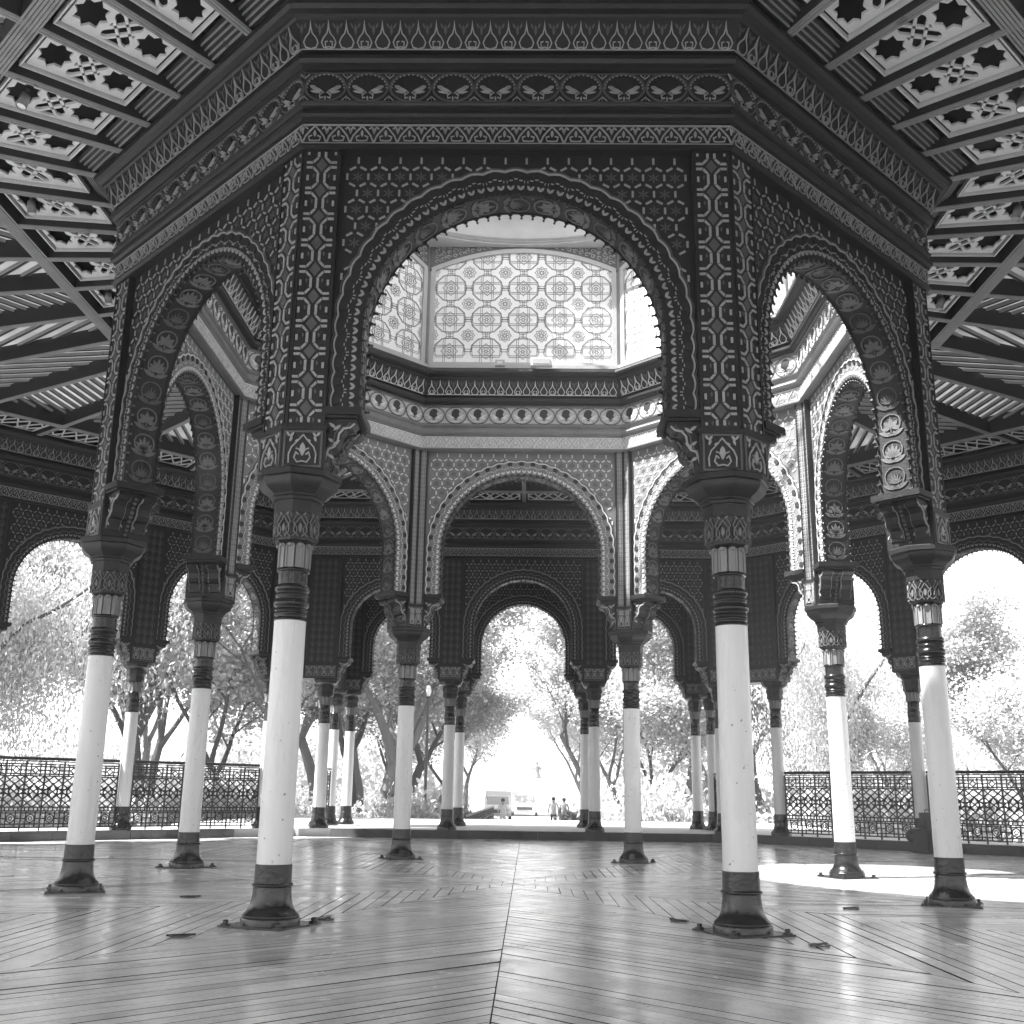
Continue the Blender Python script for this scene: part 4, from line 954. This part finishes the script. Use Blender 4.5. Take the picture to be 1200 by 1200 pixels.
# monument far away on the axis
t=thing('monument','small faint statue on a pale pedestal far along the central axis','monument',(1.2,112,-.8)); t.scale=(.8,.8,.95)
b=MB('terrace_stone'); 
for z0,z1,hw in ((0,.5,2.2),(.5,1,1.7),(1,3.6,1.0),(3.6,3.85,1.2)): b.box(-hw,hw,-hw,hw,z0,z1)
link('pedestal',b.mesh('pedestal'),t)
b=MB('bronze'); b.lathe([(.55,3.85),(.6,4.0),(.42,4.4),(.38,4.8),(.45,5.1),(.42,5.3),(.15,5.42),(.13,5.5),(.2,5.6),(.21,5.72),(.12,5.88),(.02,5.92)],14); b.tube([(.4,0,5.2),(.62,-.1,4.9),(.5,-.35,4.75)],[.14,.12,.1],8); b.tube([(-.4,0,5.2),(-.6,-.05,4.85),(-.55,-.1,4.4)],[.14,.12,.09],8); link('statue',b.mesh('statue',True),t)
# ------------------------------------------------------------ trees
def branch(b,p,d,L,r,depth,tips,rg,bend=.25,nchild=3,m=None):
    pts=[p];rad=[r]; n=5
    for i in range(n):
        d=(d+Vector((rg.gauss(0,bend),rg.gauss(0,bend),rg.gauss(.05,bend*.5)))*.45).normalized(); p=p+d*L/n; pts.append(p); rad.append(r*(1-.45*(i+1)/n))
    b.tube(pts,rad,7 if depth>1 else 5,m)
    if depth<=2: tips+= [tuple(q) for q in pts[2:]]
    if depth>0:
        for k in range(nchild):
            q=pts[rg.choice([2,3,4,5])] if k else pts[-1]; az=rg.uniform(0,2*PI)
            nd=(d*.75+Vector((math.cos(az),math.sin(az),rg.uniform(-.1,.7)))*.75).normalized()
            branch(b,q,nd,L*rg.uniform(.55,.8),rad[-1]*.75,depth-1,tips,rg,bend,nchild,m)
def tree_mesh(seed,H=9,tr=.25,lean=(0,0),leafs=9000,lsize=.17,spread=1.0,lm='leaves_mid',bm='bark',depth=3,fork=False,weep=0,first=.42):
    rg=random.Random(seed); b=MB(bm); tips=[]
    base=Vector((0,0,-.1)); d=Vector((lean[0],lean[1],1)).normalized(); n=7; p=base; pts=[p];rad=[tr*1.35]
    for i in range(n):
        d=(d+Vector((rg.gauss(0,.12),rg.gauss(0,.12),.05))).normalized(); p=p+d*H*first/n; pts.append(p); rad.append(tr*(1-.35*(i+1)/n))
    b.tube(pts,rad,10)
    for k in range(3 if not fork else 4):
        az=k*2*PI/3+rg.uniform(-.5,.5); nd=Vector((math.cos(az)*.6,math.sin(az)*.6,1 if k else 1.4)).normalized()
        q=pts[-1] if k<2 else pts[-2]
        branch(b,q,nd,H*.30,rad[-1]*.8,depth,tips,rg)
    me=b.mesh('trunk',True,60)
    # crown: leaf clumps round the twigs
    T=np.array(tips); g=np.random.default_rng(seed); 
    ncl=len(T); csz=g.uniform(.16,.52,ncl)*spread; keep=g.random(ncl)<.85; idx=np.where(keep)[0]
    pick=g.choice(idx,leafs); off=g.normal(0,1,(leafs,3))*csz[pick][:,None]*np.array([1,1,.6])
    C=T[pick]+off
    if weep: C[:,2]-=np.abs(g.normal(0,weep,leafs))
    A=g.normal(0,1,(leafs,3)); A[:,2]*=.6
    if weep: A=g.normal(0,.5,(leafs,3))+np.array([0,0,-1.2])
    A/=np.linalg.norm(A,axis=1)[:,None]; B=np.cross(A,g.normal(0,1,(leafs,3))); B/=np.linalg.norm(B,axis=1)[:,None]
    sz=lsize*g.uniform(.5,1.4,leafs)[:,None]; wd=.42 if not weep else .18
    V=np.stack([C-A*sz*.5,C+B*sz*wd,C+A*sz*.6,C-B*sz*wd],1).reshape(-1,3)
    m2=bpy.data.meshes.new('crown'); nv=len(V); m2.vertices.add(nv); m2.vertices.foreach_set('co',V.ravel()); m2.loops.add(nv); m2.loops.foreach_set('vertex_index',np.arange(nv)); m2.polygons.add(leafs); m2.polygons.foreach_set('loop_start',np.arange(0,nv,4)); m2.update(calc_edges=True); m2.materials.append(MATS[lm])
    return me,m2
TV={'a':tree_mesh(1,11,.22,(.1,0),46000,.135,1.3,first=.30),'b':tree_mesh(2,13,.32,(-.15,0),50000,.14,1.4,first=.30),'c':tree_mesh(3,10,.18,(.2,.1),44000,.13,1.3,'leaves_pale',first=.25),
'd':tree_mesh(4,12,.28,(0,.1),46000,.14,1.3,'leaves_dark',first=.28),'w':tree_mesh(5,12,.3,(.15,0),80000,.14,1.3,'leaves_pale',weep=1.9,first=.33),'s':tree_mesh(6,11,.17,(-.38,0),16000,.13,.9,'leaves_mid',first=.45),
'f':tree_mesh(9,13,.46,(.22,0),40000,.14,1.3,'leaves_mid','pale_bark',fork=True,first=.28)}
def put_tree(v,x,y,rz,s,label,group='park trees'):
    t=thing('tree',label,'tree',(x,y,-.8),rz,group,(s,s,s)); link('trunk',TV[v][0],t); link('crown',TV[v][1],t)
TL=[('w',-18.5,20,0,1.05,'pale weeping tree with hanging foliage at the far left'),('a',-14.2,24,1,1.05,'leafy tree beyond the left railing, second from the left'),
('s',-10.4,26,2.5,.95,'thin crooked tree with sparse leaves behind the left railing'),('c',-12.8,34,3,1.3,'pale rounded tree far behind the left railing'),
('f',-6.0,31,.4,1.0,'big pale-barked tree with forked leaning trunk left of the path'),('b',-5.6,38,2,.9,'dark-trunked tree left of the path behind a lamp post'),
('d',-8.8,41,4,1.15,'darker tree in the second row left of the path'),('c',-5.4,50,5,1.15,'leafy tree overhanging the left side of the far path'),
('s',3.9,47,.2,1.15,'slender tree with curved leaning trunk right of the path'),('c',6.4,36,1.2,1.0,'pale tree right of the path behind the back right column'),
('a',8.9,33,2.2,1.0,'bushy tree with stout trunk right of the porch'),('b',11.2,37,3.2,1.05,'broad tree behind the right end of the porch'),
('w',13.6,29,4,1.0,'pale feathery tree behind the right railing'),('c',18.0,22,5,.92,'pale bushy tree beyond the right railing near the right edge'),
('c',15,39,.8,1.05,'pale tall tree in the second row beyond the right railing'),('b',21.5,31,2,.9,'broad tree at the far right'),
('d',-17.5,36,3.3,1.3,'dark tree in the second row at the left'),('b',-24,28,1.4,1.2,'broad tree at the left edge of the park'),
('c',6.6,60,2.7,1.3,'pale tree far down the right side of the path'),('c',-9,66,1.7,1.3,'pale tree far down the left side of the path'),
('d',10,52,.5,1.3,'dark leafy tree in the distance right of the path'),('d',-11,58,3.5,1.5,'dark leafy tree in the distance left of the path'),
('c',25,40,2.5,1.0,'pale tree in the distance at the right edge'),('c',-5.5,88,.6,1.5,'pale tree beside the street left of the truck'),('c',6,92,2.6,1.5,'pale tree beside the street right of the monument'),('a',18,55,3.9,1.1,'leafy tree far behind the right railing'),
('a',-21,48,2,1.5,'leafy tree far behind the left railing'),('d',-31,40,1,1.4,'dark tree beyond the left edge of the view'),('d',30,50,2,1.0,'dark tree far off at the right edge'),
('a',-27,62,.3,1.6,'tall tree in the far row at the left'),('b',-16,70,5.1,1.6,'tall tree in the far row left of the street'),('b',15,74,4.1,1.6,'tall tree in the far row right of the street'),('c',27,66,1.1,1.2,'tall pale tree in the far row at the right')]
for a in TL: put_tree(*a)
# hedge / shrubs at the foot of the trees
g=np.random.default_rng(11)
def shrub(n,sx,sy,sz,seed,lm):
    g=np.random.default_rng(seed); C=g.normal(0,1,(n,3))*np.array([sx,sy,sz])*.4; C[:,2]=np.abs(C[:,2])+.05; A=g.normal(0,1,(n,3)); A/=np.linalg.norm(A,axis=1)[:,None]; B=np.cross(A,g.normal(0,1,(n,3))); B/=np.linalg.norm(B,axis=1)[:,None]; s_=.12*g.uniform(.5,1.4,n)[:,None]
    V=np.stack([C-A*s_,C+B*s_*.45,C+A*s_,C-B*s_*.45],1).reshape(-1,3); m2=bpy.data.meshes.new('shrub'); nv=len(V); m2.vertices.add(nv); m2.vertices.foreach_set('co',V.ravel()); m2.loops.add(nv); m2.loops.foreach_set('vertex_index',np.arange(nv)); m2.polygons.add(n); m2.polygons.foreach_set('loop_start',np.arange(0,nv,4)); m2.update(calc_edges=True); m2.materials.append(MATS[lm]); return m2
SH=[shrub(5000,2.6,1.2,1.2,21,'leaves_mid'),shrub(5000,3.2,1.3,1.5,22,'leaves_pale'),shrub(4000,2,1.2,1,23,'leaves_dark')]
for i,(x,y,k,lab) in enumerate([(-7.8,29,1,'low pale shrub at the foot of the forked tree'),(-4.4,29.5,0,'low shrub beside the left lamp post'),(-3.6,40,2,'dark shrub against the left path railing'),(5.2,30,1,'pale shrub beside the right path lamp'),(8.4,29,0,'mid grey shrub right of the porch'),(11.8,27,1,'pale shrub behind the right railing'),(17.5,18,0,'shrub beyond the right railing near the edge'),(-11,25,0,'shrub beyond the left railing behind a dome column'),(-15.5,19,1,'pale shrub beyond the far left railing'),(-18,16,0,'shrub at the left edge beyond the railing'),(4.3,42,0,'shrub against the right path railing'),(15,23.5,2,'dark shrub behind the middle of the right railing'),(-14.5,21,0,'tall shrub beyond the middle of the left railing'),(-20,23,1,'tall pale shrub under the weeping tree'),(-9.5,36,0,'shrub between the trunks far left of the path'),(-13,30,1,'tall pale shrub under the trees at the left'),(8,40,1,'pale shrub between the trunks right of the path'),(12.5,34,0,'tall shrub under the trees right of the porch'),(19,27,1,'pale shrub under the trees at the right'),(16.5,31,0,'tall shrub in the second row at the right')]):
    o=link('shrub',SH[k]); o.scale=(1,1,1.5 if i%2 else 1); o.location=(x,y,-.8); o.rotation_euler=(0,0,i*1.3); tag(o,lab,'shrub','park shrubs')

# air: pale haze between the park and the street
b=MB(); 
hz=bpy.data.materials.new('haze'); hz.use_nodes=True; hn=hz.node_tree; [hn.nodes.remove(q) for q in list(hn.nodes) if q.type!='OUTPUT_MATERIAL']
ho=[q for q in hn.nodes if q.type=='OUTPUT_MATERIAL'][0]; pv=hn.nodes.new('ShaderNodeVolumePrincipled'); pv.inputs['Color'].default_value=(.9,.9,.9,1); pv.inputs['Density'].default_value=.0020; hn.links.new(pv.outputs[0],ho.inputs['Volume']); MATS['haze']=hz
b=MB('haze'); b.box(-125,125,-60,125,-2.2,24); link('haze',b.mesh('haze'),kind='stuff')
# far-off wood closing the view behind the park trees
def wood(n,seed,lm):
    g=np.random.default_rng(seed); th=g.uniform(-1.35,1.35,n); rr=g.uniform(74,104,n); X=rr*np.sin(th); Yv=rr*np.cos(th); hh=7+3*np.sin(th*17)+2.2*np.sin(th*41+1)+1.5*np.sin(th*89)
    Z=np.abs(g.normal(0,1,n))*.0+g.random(n)**.8*np.maximum(hh,2.5)
    k=(np.abs(X)>6); C=np.stack([X,Yv,Z],1)[k]; n=len(C)
    A=g.normal(0,1,(n,3)); A/=np.linalg.norm(A,axis=1)[:,None]; B=np.cross(A,g.normal(0,1,(n,3))); B/=np.linalg.norm(B,axis=1)[:,None]; s_=.34*g.uniform(.5,1.4,n)[:,None]
    V=np.stack([C-A*s_,C+B*s_*.5,C+A*s_,C-B*s_*.5],1).reshape(-1,3); m2=bpy.data.meshes.new('wood'); nv=len(V); m2.vertices.add(nv); m2.vertices.foreach_set('co',V.ravel()); m2.loops.add(nv); m2.loops.foreach_set('vertex_index',np.arange(nv)); m2.polygons.add(n); m2.polygons.foreach_set('loop_start',np.arange(0,nv,4)); m2.update(calc_edges=True); m2.materials.append(MATS[lm]); return m2
o=link('wood',wood(110000,31,'leaves_pale'),kind='stuff',label='distant mass of pale park foliage closing the view behind the trees',category='foliage'); o.location=(0,0,-.8)
